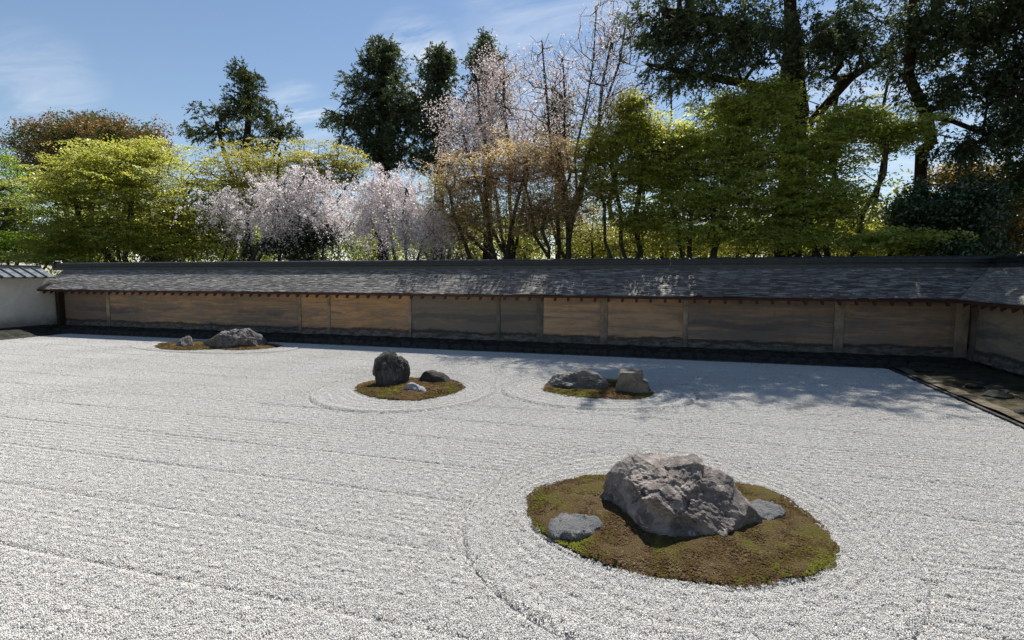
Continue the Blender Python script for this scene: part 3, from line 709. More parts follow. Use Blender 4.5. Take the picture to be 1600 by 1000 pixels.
# footing: earth slope plus single stones
mb_v = lambda x, y: np.clip((y-13.14)/.5, 0, 1)**.5*.20+.02+.02*vnoise(x, y, 9, 6)
fo = obj('footing', grid_mesh('footing', np.arange(-20.9, 6.2, .07), np.arange(13.12, 13.84, .06), lambda x, y: mb_v(x, y)), FOOT); put(fo, back)
def stone_mesh(seed):
    bm = bmesh.new(); bmesh.ops.create_icosphere(bm, subdivisions=2, radius=1)
    for v in bm.verts:
        p = v.co; m_ = max(abs(p.x), abs(p.y), abs(p.z)); v.co = p.lerp(p/m_*.85, .55)+Vector((1, 1, 1))*0+noise.noise_vector(p*1.3+Vector((seed, 0, 0)))*.22
    me = bpy.data.meshes.new('stone'); bm.to_mesh(me); bm.free(); me.materials.append(STONED)
    for p in me.polygons: p.use_smooth = False
    return me
SM = [stone_mesh(s*4.7) for s in range(6)]
def place_stone(me, loc, scl, rz, parent, name='footing_stone', mat=None):
    o = bpy.data.objects.new(name, me); COL.objects.link(o); o.location = loc; o.scale = scl; o.rotation_euler = (rnd.uniform(-.15, .15), rnd.uniform(-.1, .1), rz)
    if parent: put(o, parent)
    return o
x = -20.3
while x < 5.2:
    l_ = rnd.uniform(.16, .42); place_stone(rnd.choice(SM), (x+l_/2, 13.24+rnd.uniform(-.02, .03), .05+rnd.uniform(-.01, .03)), (l_*.55, .12, rnd.uniform(.07, .11)), rnd.uniform(-.12, .12), back)
    if rnd.random() < .55: place_stone(rnd.choice(SM), (x+l_/2+.1, 13.44+rnd.uniform(-.02, .05), .13), (l_*.42, .11, rnd.uniform(.05, .08)), rnd.uniform(-.3, .3), back)
    x += l_

# right wall
RX0 = 5.60
mapR = lambda a, y, z: (y-EY+RX0, a, z)       # along = y, slope runs to +x
def shingles_right():
    V0 = -2.0
    V = []; F = []; L_ = math.hypot(RY-EY, RZ-EZ); ty = (RY-EY)/L_; tz = (RZ-EZ)/L_; nc = 38
    for k in range(nc):
        s0 = L_*k/nc; s1 = L_*(k+1)/nc+.012; lift = .012 if k else .03; a = 3.0; end = 13.20+s0*ty
        while a < end:
            b = min(a+rnd.uniform(.07, .24), end); j = rnd.uniform(-.006, .006) if k else 0; th = lift+rnd.uniform(-.004, .006); n = len(V)
            x0 = RX0+(s0+j)*ty; z0 = EZ+(s0+j)*tz; x1 = RX0+s1*ty; z1 = EZ+s1*tz
            for (aa, xx, zz, hh) in ((a, x0, z0, 0), (b-.002, x0, z0, 0), (b-.002, x0, z0, th), (a, x0, z0, th), (a, x1, z1, .002), (b-.002, x1, z1, .002)):
                V.append((xx-tz*hh, aa, zz+ty*hh))
            F += [(n+3, n+2, n+1, n), (n+4, n+5, n+2, n+3), (n+2, n+5, n+1), (n+4, n+3, n)]; a = b
    me = bpy.data.meshes.new('shingles'); me.from_pydata(V, [], F); me.update()
    o = obj('shingles', me, SHING); o['kind'] = 'stuff'; put(o, rightw)
shingles_right()
ridge(rightw, 3.0, 14.06, lambda a, d, z: (6.68+d, a, z), RZ-.02, RIDGE, 1.03)
mb = MB(); mb.hexa([(RX0+.02, 3, EZ-.02), (RX0+.02, 13.2, EZ-.02), (RX0+.94, 14.12, RZ-.05), (RX0+.94, 3, RZ-.05), (RX0+.01, 3, EZ-.004), (RX0+.01, 13.19, EZ-.004), (RX0+.93, 14.11, RZ-.02), (RX0+.93, 3, RZ-.02)])
cput(mb, 'roof_boards', WOODD, rightw)
mb = MB(); mb.hexa([(6.84, 3, RZ-.05), (6.84, 14.42, RZ-.05), (7.7, 15.2, EZ-.02), (7.7, 3, EZ-.02), (6.84, 3, RZ), (6.84, 14.42, RZ), (7.7, 15.2, EZ+.03), (7.7, 3, EZ+.03)])
cput(mb, 'back_roof_slope', SHING, rightw)
mb = MB(); mb.box(RX0-.01, RX0+.05, 3.0, 13.185, EZ-.062, EZ-.012); cput(mb, 'eave_board', WOODR, rightw)
ends = [3.0, 6.0, 9.6, 13.55]
for i in range(3):
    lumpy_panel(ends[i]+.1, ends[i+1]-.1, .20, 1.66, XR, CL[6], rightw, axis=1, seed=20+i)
    lumpy_panel(ends[i+1]-.096, ends[i+1]+.096, .18, 1.64, XR-.022, PILD if i == 2 else PILL, rightw, name='pier', axis=1, seed=30+i)
mb = MB(); mb.box(XR+.29, 6.75, 3, 13.7, 0, 1.7); cput(mb, 'wall_core', CL[6], rightw)
rr = MB(); rr.hexa([(RX0+.04, -.03, EZ-.145), (RX0+.60, -.03, EZ+.30), (RX0+.60, .03, EZ+.30), (RX0+.04, .03, EZ-.145), (RX0+.025, -.03, EZ-.045), (RX0+.60, -.03, EZ+.37), (RX0+.60, .03, EZ+.37), (RX0+.025, .03, EZ-.045)])
first = None; y = 13.05
while y > 3.2:
    if first is None: first = cput(rr, 'rafter', WOODR, rightw); o = first
    else:
        o = first.copy(); COL.objects.link(o); o.parent = rightw; o.matrix_parent_inverse = first.matrix_parent_inverse.copy()
    o.location = (0, y, 0); y -= .33
# dirt strip between the gravel and the right wall
SAND = mat_soil('sandy_edge', (.07, .06, .045), (.13, .11, .08), (.20, .17, .125), 3)
def strip_z(x, y): return .03+.10*np.clip((x-4.75)/1.2, 0, 1)+.03*vnoise(x, y, 6, 21)
st = obj('dirt_strip', grid_mesh('dirt_strip', np.arange(4.53, 6.12, .05), np.arange(.4, 13.14, .07), strip_z), DIRT); tag(st, kind='structure')
se = obj('sandy_edge', grid_mesh('sandy_edge', np.arange(4.50, 4.86, .04), np.arange(.4, 13.10, .06), lambda x, y: strip_z(x, y)+.012-.05*np.clip((x-4.70)/.12+.6*vnoise(x, y, 8, 33), 0, 2)), SAND); tag(se, kind='structure')
stl = obj('dirt_strip', grid_mesh('dirt_strip', np.arange(-20.95, -19.5, .06), np.arange(.4, 13.14, .09), lambda x, y: .02+.17*np.clip((-19.6-x)/.9, 0, 1)+.02*vnoise(x, y, 6, 22)), FOOT); tag(stl, kind='structure')
slabm = mat_rock('mossy_slab', (.03, .03, .024), (.075, .072, .055), (.16, .15, .12), (.08, .085, .04), 1.8, pale=.3)
for i in range(46):
    y = 13.0-i*.21+rnd.uniform(-.08, .08); xx = rnd.uniform(4.7, 5.9)
    o = place_stone(rnd.choice(SM), (xx, y, float(strip_z(xx, y))+.005), (rnd.uniform(.07, .20), rnd.uniform(.08, .24), rnd.uniform(.025, .045)), rnd.uniform(0, 3), st, 'ground_stone')
# kerbs: single narrow stones
def kerb_line(pts_fn, n, label):
    k = empty('kerb', pts_fn(0)); tag(k, label, 'kerb')
    for i in range(n):
        x0, y0, x1, y1 = *pts_fn(i)[:2], *pts_fn(i+1)[:2]
        mb = MB(); 
        if abs(x1-x0) > abs(y1-y0): mb.box(min(x0, x1)+.004, max(x0, x1)-.004, y0, y0+.035, -.05, .022+rnd.uniform(-.004, .004))
        else: mb.box(x0, x0+.045, min(y0, y1)+.004, max(y0, y1)-.004, -.05, .016+rnd.uniform(-.006, .006))
        cput(mb, 'kerb_stone', KERB, k, bevel=.005)
kerb_line(lambda i: (4.45, 13.1-i*.62, 0), 20, 'narrow stone kerb between the gravel and the dirt strip at right')
kerb_line(lambda i: (-19.52, 13.1-i*.62, 0), 20, 'narrow stone kerb along the left side of the gravel')
kerb_line(lambda i: (GX0+i*.66, 13.105, 0), 36, 'thin dark kerb between the gravel and the footing of the back wall')

# white wall at the left: x from -21.4 to -20.9
mb = MB(); mb.box(-21.38, -20.92, 4.0, 14.30, .0, 1.86); cput(mb, 'plaster_face', PALE, whitew)
mb = MB(); mb.box(-20.919, -20.87, 4.0, 13.5, .0, .24); cput(mb, 'plinth', STONED, whitew)
mb = MB(); mb.hexa([(-20.60, 4, 1.86), (-20.60, 13.6, 1.86), (-21.35, 13.6, 2.18), (-21.35, 4, 2.18), (-20.60, 4, 1.885), (-20.60, 13.6, 1.885), (-21.35, 13.6, 2.205), (-21.35, 4, 2.205)]); cput(mb, 'roof_deck', WOODD, whitew)
mb = MB(); mb.hexa([(-21.35, 4, 2.18), (-21.35, 13.6, 2.18), (-21.95, 13.6, 1.86), (-21.95, 4, 1.86), (-21.35, 4, 2.22), (-21.35, 13.6, 2.22), (-21.95, 13.6, 1.90), (-21.95, 4, 1.90)]); cput(mb, 'back_roof_slope', KAWARA, whitew)
pan = MB()
for q in range(4):                            # concave pan
    a0 = q/4*.28; a1 = (q+1)/4*.28; d0 = -.02*math.sin(math.pi*q/4); d1 = -.02*math.sin(math.pi*(q+1)/4)
    n = len(pan.v)
    pan.v += [(-20.54, a0, 1.885+d0), (-20.54, a1, 1.885+d1), (-20.54, a1, 1.915+d1), (-20.54, a0, 1.915+d0), (-21.25, a1, 2.215+d1), (-21.25, a0, 2.215+d0)]
    pan.f += [(n, n+1, n+2, n+3), (n+3, n+2, n+4, n+5)]
rib = MB()
for q in range(6):
    an0 = math.pi*q/6; an1 = math.pi*(q+1)/6; n = len(rib.v)
    for an in (an0, an1):
        yy = -math.cos(an)*.035; zz = math.sin(an)*.045
        rib.v += [(-20.52, yy, 1.905+zz), (-21.25, yy, 2.215+zz)]
    rib.f += [(n, n+2, n+3, n+1)]
rib.v += [(-20.52, 0, 1.89)]; c_ = len(rib.v)-1
for q in range(6): rib.f.append((q*4, c_, q*4+2))
fp = fr = None; y = 13.3
while y > 4.1:
    if fp is None:
        fp = cput(pan, 'roof_tile', KAWARA, whitew); fr = cput(rib, 'rib_tile', KAWD, whitew); a, b = fp, fr
    else:
        a = fp.copy(); b = fr.copy()
        for q, s_ in ((a, fp), (b, fr)): COL.objects.link(q); q.parent = whitew; q.matrix_parent_inverse = s_.matrix_parent_inverse.copy()
    a.location = (0, y-.005, 0); b.location = (0, y-.022, 0); y -= .32
def ridge_w():
    for hw, za, zb in ((.13, 0, .045), (.10, .047, .085), (.12, .087, .105)):
        mb = MB(); a = 4.0
        while a < 13.55:
            b = min(a+.31, 13.6); mb.box(-21.33-hw, -21.33+hw, a, b-.004, 2.19+za, 2.19+zb); a = b
        cput(mb, 'ridge_course', KAWARA, whitew)
ridge_w()

# ------------------------------------------------------------------ trees
def tubes(segs, sides):
    """segs: arrays p0,p1,r0,r1 -> verts, quads"""
    p0, p1, r0, r1 = segs; d = p1-p0; ln = np.linalg.norm(d, axis=1, keepdims=True)+1e-9; d = d/ln
    up = np.where(np.abs(d[:, 2:3]) > .9, np.array([[1., 0, 0]]), np.array([[0, 0, 1.]]))
    a = np.cross(d, up); a /= np.linalg.norm(a, axis=1, keepdims=True)+1e-9; b = np.cross(d, a)
    k = len(p0); ang = np.arange(sides)*2*np.pi/sides
    ring = a[:, None, :]*np.cos(ang)[None, :, None]+b[:, None, :]*np.sin(ang)[None, :, None]
    e = d*np.minimum(r0, ln[:, 0]*.3)[:, None]*.3
    v0 = (p0-e)[:, None, :]+ring*r0[:, None, None]; v1 = (p1+e)[:, None, :]+ring*r1[:, None, None]
    V = np.concatenate([v0, v1], 1).reshape(-1, 3)
    base = (np.arange(k)*2*sides)[:, None]; i = np.arange(sides)[None, :]; j = (i+1) % sides
    F = np.stack([base+i, base+j, base+sides+j, base+sides+i], 2).reshape(-1, 4)
    return V, F
def leaves(cen, nrm, tan, ln, wd, var, tri=False):
    nrm = nrm/(np.linalg.norm(nrm, axis=1, keepdims=True)+1e-9)
    t = tan-nrm*np.sum(tan*nrm, 1, keepdims=True); t /= np.linalg.norm(t, axis=1, keepdims=True)+1e-9; b = np.cross(nrm, t)
    l = ln[:, None]*.5; w_ = wd[:, None]*.5
    if tri:
        V = np.stack([cen-t*l+b*w_, cen-t*l-b*w_, cen+t*l], 1).reshape(-1, 3)
        return V, np.arange(len(cen)*3).reshape(-1, 3), np.repeat(var, 3)
    V = np.stack([cen-t*l, cen+b*w_-t*l*.15, cen+t*l, cen-b*w_-t*l*.15], 1).reshape(-1, 3)
    F = np.arange(len(cen)*4).reshape(-1, 4)
    return V, F, np.repeat(var, 4)
def shell(blobs, rg, bias=.45):
    out = []
    for (cx, cy, cz, rx, ry, rz, n) in blobs:
        d = rg.normal(size=(n, 3)); d /= np.linalg.norm(d, axis=1, keepdims=True)
        r = rg.uniform(0, 1, n)**bias
        ph = rg.uniform(0, 6.28, 6)
        r = r*(1+.20*np.sin(d[:, 0]*5+ph[0])*np.sin(d[:, 2]*6+ph[1])+.14*np.sin(d[:, 1]*9+ph[2]+d[:, 0]*7)+.15*rg.normal(size=n))
        out.append(np.stack([cx+d[:, 0]*r*rx, cy+d[:, 1]*r*ry, cz+d[:, 2]*r*rz], 1))
    return np.concatenate(out)
def skeleton(trunks, anchors, rg, sag=0.08, maxseg=.9, up=.5):
    """returns nodes, parent, n_trunk ; trunks: list of polylines"""
    nodes = []; par = []
    for tr in trunks:
        for i, p in enumerate(tr):
            if i == 0 and nodes:              # a further stem grows out of the nearest node of the first ones
                k0 = int(np.argmin([np.linalg.norm(np.array(p, float)-q) for q in nodes]))
                if np.linalg.norm(np.array(p, float)-nodes[k0]) < .05: prev = k0; continue
                par.append(k0); nodes.append(np.array(p, float)); prev = len(nodes)-1; continue
            par.append(prev if i else -1); nodes.append(np.array(p, float)); prev = len(nodes)-1
    nt_ = len(nodes); anchors = np.array(anchors)
    P_ = np.array(nodes); d = np.min(np.linalg.norm(anchors[:, None]-P_[None], axis=2), 1); anchors = anchors[np.argsort(d)]
    cap = nt_+len(anchors)*6+10; A = np.zeros((cap, 3)); A[:nt_] = P_; n = nt_; dist0 = np.zeros(cap)
    minz = P_[:, 2].min()
    for q in anchors:
        dv = q-A[:n]; dd = np.linalg.norm(dv, axis=1)
        cost = dd+up*np.maximum(0, A[:n, 2]-q[2]+.1)+.15*dist0[:n]
        cost[:nt_] += np.where(A[:nt_, 2] < minz+1.0, 2.0, 0)
        j = int(np.argmin(cost)); k = max(1, min(5, int(dd[j]/maxseg)+1)); pj = j; s = A[j].copy()
        for m in range(1, k+1):
            f = m/k; p = s*(1-f)+q*f
            if m < k: p = p+rg.normal(size=3)*.09*dd[j]/k+np.array([0, 0, sag*dd[j]*math.sin(math.pi*f)])
            A[n] = p; par.append(pj); dist0[n] = dist0[pj]+dd[j]/k; pj = n; n += 1
    return A[:n], np.array(par), nt_
def radii(par, n, r0, trunkr, nt_, ex=2.4):
    acc = np.zeros(n); ch = np.zeros(n)
    for i in range(n-1, -1, -1):
        if acc[i] == 0: acc[i] = r0**ex
        if par[i] >= 0: acc[par[i]] += acc[i]
    r = acc**(1/ex); return r
def leaf_field(kind, anc, dirs, rg, per, size, spread):
    n = len(anc)*per; c = np.repeat(anc, per, 0); d = np.repeat(dirs, per, 0)
    cv = np.repeat(rg.uniform(0, 1, len(anc)), per)
    if kind == 'maple':                       # flat sprays, tilting down outward
        a = rg.uniform(0, 6.28, n); r = np.sqrt(rg.uniform(0, 1, n))*spread*np.repeat(rg.uniform(.6, 1.3, len(anc)), per)
        tilt = np.repeat(rg.normal(size=(len(anc), 2))*.20, per, 0)
        ox = r*np.cos(a); oy = r*np.sin(a); oz = ox*tilt[:, 0]+oy*tilt[:, 1]-r*r*.25/spread*.6+rg.normal(size=n)*.022
        cen = c+np.stack([ox, oy, oz], 1); nrm = np.stack([rg.normal(size=n)*.45-tilt[:, 0], rg.normal(size=n)*.45-tilt[:, 1], np.ones(n)], 1)
        tan = rg.normal(size=(n, 3)); ln = size*rg.uniform(.7, 1.35, n); wd = ln*rg.uniform(.7, 1.0, n)
        var = np.clip(cv*.6+rg.uniform(0, .4, n), 0, 1)
    elif kind == 'conifer':                   # tufts of drooping needle sprays
        K = 6; tw = dirs[:, None, :]*.7+rg.normal(size=(len(anc), K, 3))*.62; tw[:, :, 2] -= .12
        tw /= np.linalg.norm(tw, axis=2, keepdims=True)+1e-9; tl = rg.uniform(.55, 1.3, (len(anc), K))
        kk = rg.integers(0, K, n); ai = np.repeat(np.arange(len(anc)), per); t_ = tw[ai, kk]; u = rg.uniform(0, 1, n)**.8
        cen = c+t_*(u*spread*1.25*tl[ai, kk])[:, None]+rg.normal(size=(n, 3))*spread*.075*(1.3-u)[:, None]; cen[:, 2] -= u*u*spread*.22
        tan = t_*1.0+rg.normal(size=(n, 3))*.45; tan[:, 2] -= .15; nrm = rg.normal(size=(n, 3))+np.array([[0, 0, .8]])
        ln = size*rg.uniform(.7, 1.6, n); wd = ln*rg.uniform(.30, .50, n); var = np.clip(cv*.65+rg.uniform(0, .35, n), 0, 1)
    elif kind == 'blossom':
        u = rg.uniform(-.6, 1, n); off = rg.normal(size=(n, 3))*spread*.22
        cen = c+d*(u*spread)[:, None]+off
        tan = rg.normal(size=(n, 3)); nrm = rg.normal(size=(n, 3)); ln = size*rg.uniform(.6, 1.4, n); wd = ln*rg.uniform(.7, 1.0, n)
        var = np.clip(cv*.4+rg.uniform(0, .6, n), 0, 1)
    elif kind == 'weeping':
        u = rg.uniform(0, 1, n); off = rg.normal(size=(n, 3))*spread*.10
        K = 4; tw = rg.normal(size=(len(anc), K, 3))*.55+dirs[:, None, :]*.8; tl = rg.uniform(.4, 1.3, (len(anc), K)); kk = rg.integers(0, K, n); ai = np.repeat(np.arange(len(anc)), per)
        q_ = u*tl[ai, kk]; t_ = tw[ai, kk]
        cen = c+t_*(q_*spread*.85)[:, None]+off; cen[:, 2] -= q_*q_*spread*1.7
        tan = rg.normal(size=(n, 3)); nrm = rg.normal(size=(n, 3)); ln = size*rg.uniform(.6, 1.4, n); wd = ln*rg.uniform(.7, 1.0, n)
        var = np.clip(cv*.4+rg.uniform(0, .6, n), 0, 1)
    else:                                     # broad evergreen rosettes
        off = rg.normal(size=(n, 3)); off /= np.linalg.norm(off, axis=1, keepdims=True)+1e-9
        off *= (rg.uniform(0, 1, n)**.5*spread)[:, None]; off[:, 2] *= .8
        cen = c+off; nrm = off/spread+rg.normal(size=(n, 3))*.6+np.array([[0, 0, .5]]); tan = rg.normal(size=(n, 3))
        ln = size*rg.uniform(.7, 1.4, n); wd = ln*.5
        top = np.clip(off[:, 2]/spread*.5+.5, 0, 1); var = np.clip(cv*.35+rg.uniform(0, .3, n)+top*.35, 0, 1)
    return leaves(cen, nrm, tan, ln, wd, var, kind == 'conifer')
NT = [0]
DENS = {'maple': 1.55, 'conifer': 1.3, 'blossom': 2.0, 'weeping': 1.45, 'broad': 1.2}
PERK = {'maple': 1.35, 'conifer': 1.25, 'blossom': 1.5, 'weeping': .9, 'broad': .9}
SZ = {'maple': .88, 'conifer': .78}
def tree(name, label, cat, trunks, blobs, kind, leafmat, barkmat, per, size, spread, seed, r0=.008, trunkr=.15, group=None, bias=.45, thin=None, up=.5, sag=.08, maxseg=.9, droop=0, drop_leaf=0.0, dens=1.0):
    rg = np.random.default_rng(seed); base = np.array(trunks[0][0], float)
    anc = shell([(*b[:6], int(b[6]*(DENS.get(kind, 1)*dens))) for b in blobs], rg, bias)
    anc = anc[anc[:, 2] > .5]
    if thin: anc = anc[thin(anc, rg)]
    nodes, par, nt_ = skeleton(trunks, anc, rg, sag, maxseg, up)
    r = radii(par, len(nodes), r0, trunkr, nt_)
    k = trunkr/max(r[0], 1e-6)
    # scale so that the trunk foot has its real radius while twigs keep theirs
    pw = math.log(max(trunkr/r0, 1.01))/math.log(max(r[0]/r0, 1.01)); r = r0*(r/r0)**pw
    idx = np.arange(1, len(nodes)); idx = idx[par[idx] >= 0]
    tr_i = idx[idx < nt_]; br_i = idx[idx >= nt_]
    root = empty(name, tuple(base)); tag(root, label, cat, group)
    def seg(ii, sides):
        V, F = tubes((nodes[par[ii]]-base, nodes[ii]-base, np.minimum(r[par[ii]], r[ii]*1.6), r[ii]), sides); return V, F
    V, F = tubes((nodes[par[tr_i]]-base, nodes[tr_i]-base, r[par[tr_i]], r[tr_i]), 9)
    obj('trunk', mesh_np('trunk', V, F, True), barkmat, root)
    V, F = seg(br_i, 4); bo = obj('branches', mesh_np('branches', V, F, True), barkmat, root); bo['kind'] = 'stuff'
    # leaf-bearing ends: nodes beyond the trunk, outer ones favoured
    la = nodes[nt_:]; pd = la-nodes[par[nt_:]]; ctr = nodes[:nt_].mean(0); o_ = la-ctr; o_[:, 2] *= .3
    dirs = pd/(np.linalg.norm(pd, axis=1, keepdims=True)+1e-9)*.6+o_/(np.linalg.norm(o_, axis=1, keepdims=True)+1e-9)*.5
    dirs[:, 2] -= droop
    thinr = r[nt_:] < r0*4.5
    if drop_leaf: thinr &= rg.uniform(0, 1, len(thinr)) > drop_leaf
    la, dirs = la[thinr], dirs[thinr]
    V, F, a = leaf_field(kind, la-base, dirs, rg, int(per*PERK[kind]), size*SZ.get(kind, 1), spread); print(label[:40], len(nodes), round(float(r[0]), 3), len(F))
    NT[0] += len(F)*(F.shape[1]-2)
    lo = obj('foliage' if kind not in ('blossom', 'weeping') else 'blossom', mesh_np('foliage', V, F, False, a), leafmat, root); lo['kind'] = 'stuff'
    return root

B_MAPLE = mat_bark('maple_bark', (.035, .027, .02), (.10, .085, .065))
B_CEDAR = mat_bark('cedar_bark', (.022, .014, .010), (.065, .04, .028), (14, 14, 1.0))
B_CHERRY = mat_bark('cherry_bark', (.035, .028, .026), (.09, .075, .068), (6, 6, 5))
LF = {
 'lime': mat_leaf('lime_maple_leaf', [(0, (.19, .20, .045)), (.5, (.36, .37, .075)), (1, (.54, .53, .14))], .66),
 'yellow': mat_leaf('yellow_maple_leaf', [(0, (.20, .18, .05)), (.5, (.32, .30, .08)), (1, (.45, .41, .15))], .6),
 'green': mat_leaf('green_maple_leaf', [(0, (.17, .21, .05)), (.5, (.40, .44, .11)), (1, (.66, .67, .22))], .72),
 'bright': mat_leaf('bright_green_leaf', [(0, (.09, .16, .015)), (.6, (.19, .29, .022)), (1, (.30, .38, .035))], .58),
 'bud': mat_leaf('brown_bud_leaf', [(0, (.32, .21, .14)), (.5, (.46, .34, .24)), (1, (.50, .42, .24))], .6),
 'budg': mat_leaf('olive_bud_leaf', [(0, (.17, .16, .03)), (.5, (.26, .26, .045)), (1, (.33, .34, .06))], .5),
 'cedar': mat_leaf('cedar_needles', [(0, (.034, .054, .024)), (.6, (.066, .092, .036)), (1, (.12, .138, .052))], .42, .03, .5),
 'cedarw': mat_leaf('olive_cedar_needles', [(0, (.035, .055, .018)), (.5, (.07, .095, .026)), (.85, (.12, .125, .035)), (1, (.17, .12, .045))], .3, .03, .5),  # olive needles with brown tints at the top of the ramp
 'cedarb': mat_leaf('blue_green_needles', [(0, (.04, .064, .028)), (.6, (.08, .108, .044)), (1, (.14, .155, .065))], .42, .04, .5),
 'blossom': mat_leaf('pink_blossom', [(0, (.36, .25, .20)), (.4, (.58, .49, .45)), (1, (.80, .75, .72))], .45, tcol=1.05, tb=1.06),
 'blossomw': mat_leaf('pale_pink_blossom', [(0, (.52, .44, .41)), (.35, (.74, .67, .64)), (1, (.84, .80, .785))], .45, tcol=1.05, tb=1.06),
 'photinia': mat_leaf('red_tipped_leaf', [(0, (.025, .055, .015)), (.4, (.06, .11, .025)), (.52, (.16, .13, .035)), (.7, (.34, .15, .06)), (1, (.48, .20, .10))], .3, .03, .45),
 'camellia': mat_leaf('glossy_dark_leaf', [(0, (.012, .028, .01)), (.6, (.03, .06, .018)), (1, (.06, .095, .03))], .2, .07, .35),
 'olive': mat_leaf('olive_shrub_leaf', [(0, (.03, .045, .012)), (.5, (.07, .09, .02)), (1, (.15, .16, .03))], .3, .06, .35),
 'orange': mat_leaf('orange_new_leaf', [(0, (.10, .10, .02)), (.5, (.22, .15, .03)), (1, (.36, .17, .06))], .4),
}
def P3(px, py, Y): p = aty(px, py, Y); return (p[0], p[1], p[2])
def blob(px, py, Y, rpx, rpy, ry, n):         # ellipsoid whose centre and half sizes were measured in the photograph at depth Y
    c = aty(px, py, Y); e = aty(px+rpx, py, Y); q = aty(px-rpx, py, Y); t = aty(px, py-rpy, Y)
    return (c[0], Y, c[2], abs(e[0]-q[0])/2, ry, abs(t[2]-c[2]), n)
def multi(px, Y, tops, rnd_=.15, base_z=0.0, split=.9, seed=0):
    """several stems from one foot; tops: photo points with their depth"""
    f = aty(px, 430, Y); rg = random.Random(seed); out = []
    foot = (f[0], Y, base_z-.15); sp = (f[0]+rg.uniform(-.1, .1), Y, base_z+split)
    for i, (tx, ty_, tY) in enumerate(tops):
        t = aty(tx, ty_, tY); pl = [foot, sp] if i == 0 else [sp]
        for k in range(1, 6):
            q = k/5; s = q**1.25
            pl.append((sp[0]+(t[0]-sp[0])*q+rg.uniform(-1, 1)*rnd_*(1-q*.5), sp[1]+(t[1]-sp[1])*q+rg.uniform(-1, 1)*rnd_, sp[2]+(t[2]-sp[2])*s+rg.uniform(-1, 1)*rnd_*.5))
        out.append(pl)
    return out
def straight(px, Y, top_py, wob=.12, n=9, lean=0, seed=0):
    f = aty(px, 430, Y); t = aty(px+lean, top_py, Y); rg = random.Random(seed)
    return [[(f[0]+(t[0]-f[0])*k/n+rg.uniform(-wob, wob)*(k > 0), Y+rg.uniform(-wob, wob), -.1+(t[2]+.1)*k/n) for k in range(n+1)]]

# --- left maples
tree('maple_tree', 'bright green maple cut by the left edge of the photo', 'maple tree',
     multi(-20, 18.5, [(-40, 300, 18.5), (20, 300, 18)], seed=1), [blob(-10, 300, 18.5, 52, 75, 2.2, 150), blob(10, 380, 17.5, 35, 25, 1.5, 40)], 'maple', LF['bright'], B_MAPLE, 85, .085, .55, 1, trunkr=.14)
tree('maple_tree', 'widest lime green maple, spreading over the left end of the wall', 'maple tree',
     multi(205, 18.3, [(110, 300, 18.0), (200, 255, 18.4), (290, 280, 18.6), (160, 350, 17.6), (265, 345, 18.2)], .3, seed=2),
     [blob(200, 285, 18.5, 120, 55, 2.4, 260), blob(110, 310, 17.9, 72, 62, 2.2, 150), blob(120, 370, 17.3, 80, 32, 1.6, 110), blob(270, 340, 18.8, 85, 60, 2, 150), blob(240, 382, 17.8, 95, 18, 1.2, 90), blob(150, 252, 18.2, 55, 26, 1.6, 70), blob(225, 240, 18.8, 60, 24, 1.5, 60), blob(90, 385, 17.2, 60, 16, 1.1, 60), blob(200, 350, 18.2, 110, 40, 1.6, 120)],
     'maple', LF['lime'], B_MAPLE, 62, .082, .55, 2, trunkr=.19)
tree('maple_tree', 'yellow green maple behind the two pale weeping cherries', 'maple tree',
     multi(430, 21.0, [(360, 280, 21), (430, 240, 21), (500, 250, 21), (545, 280, 21)], .3, seed=3),
     [blob(360, 285, 20.5, 65, 58, 2, 150), blob(430, 262, 21, 70, 42, 2, 120), blob(510, 268, 21, 58, 42, 2, 95), blob(330, 360, 20, 60, 40, 1.6, 90), blob(545, 262, 21, 35, 35, 1.5, 40), blob(430, 320, 20.5, 90, 40, 1.8, 110)],
     'maple', LF['yellow'], B_MAPLE, 50, .078, .5, 3, trunkr=.16, r0=.010)
# --- weeping cherries
tree('cherry_tree', 'pale pink weeping cherry in front of the yellow green maple', 'cherry tree',
     multi(355, 18.2, [(345, 300, 18.2), (400, 300, 18), (450, 285, 18), (480, 270, 18.2)], .2, seed=4),
     [blob(352, 318, 18.2, 42, 22, 1.2, 55), blob(430, 300, 18, 38, 32, 1.3, 70), blob(480, 305, 18, 48, 40, 1.3, 90), blob(430, 345, 17.8, 45, 22, 1.2, 50), blob(515, 330, 18, 26, 34, 1.2, 45), blob(480, 275, 18, 30, 20, 1.1, 35), blob(395, 345, 17.9, 60, 28, 1.2, 60)],
     'weeping', LF['blossomw'], B_CHERRY, 70, .055, .40, 4, trunkr=.10, r0=.006, drop_leaf=.15)
tree('cherry_tree', 'dense pale pink weeping cherry, domed, left of the brown budding maple', 'cherry tree',
     multi(620, 17.6, [(600, 290, 17.6), (640, 300, 17.5), (575, 320, 17.6), (670, 330, 17.5)], .2, seed=5),
     [blob(612, 300, 17.6, 45, 38, 1.3, 120), blob(640, 345, 17.4, 52, 45, 1.4, 150), blob(575, 335, 17.5, 36, 42, 1.2, 90), blob(680, 355, 17.3, 24, 30, 1, 45)],
     'weeping', LF['blossomw'], B_CHERRY, 75, .055, .46, 5, trunkr=.10, r0=.006)
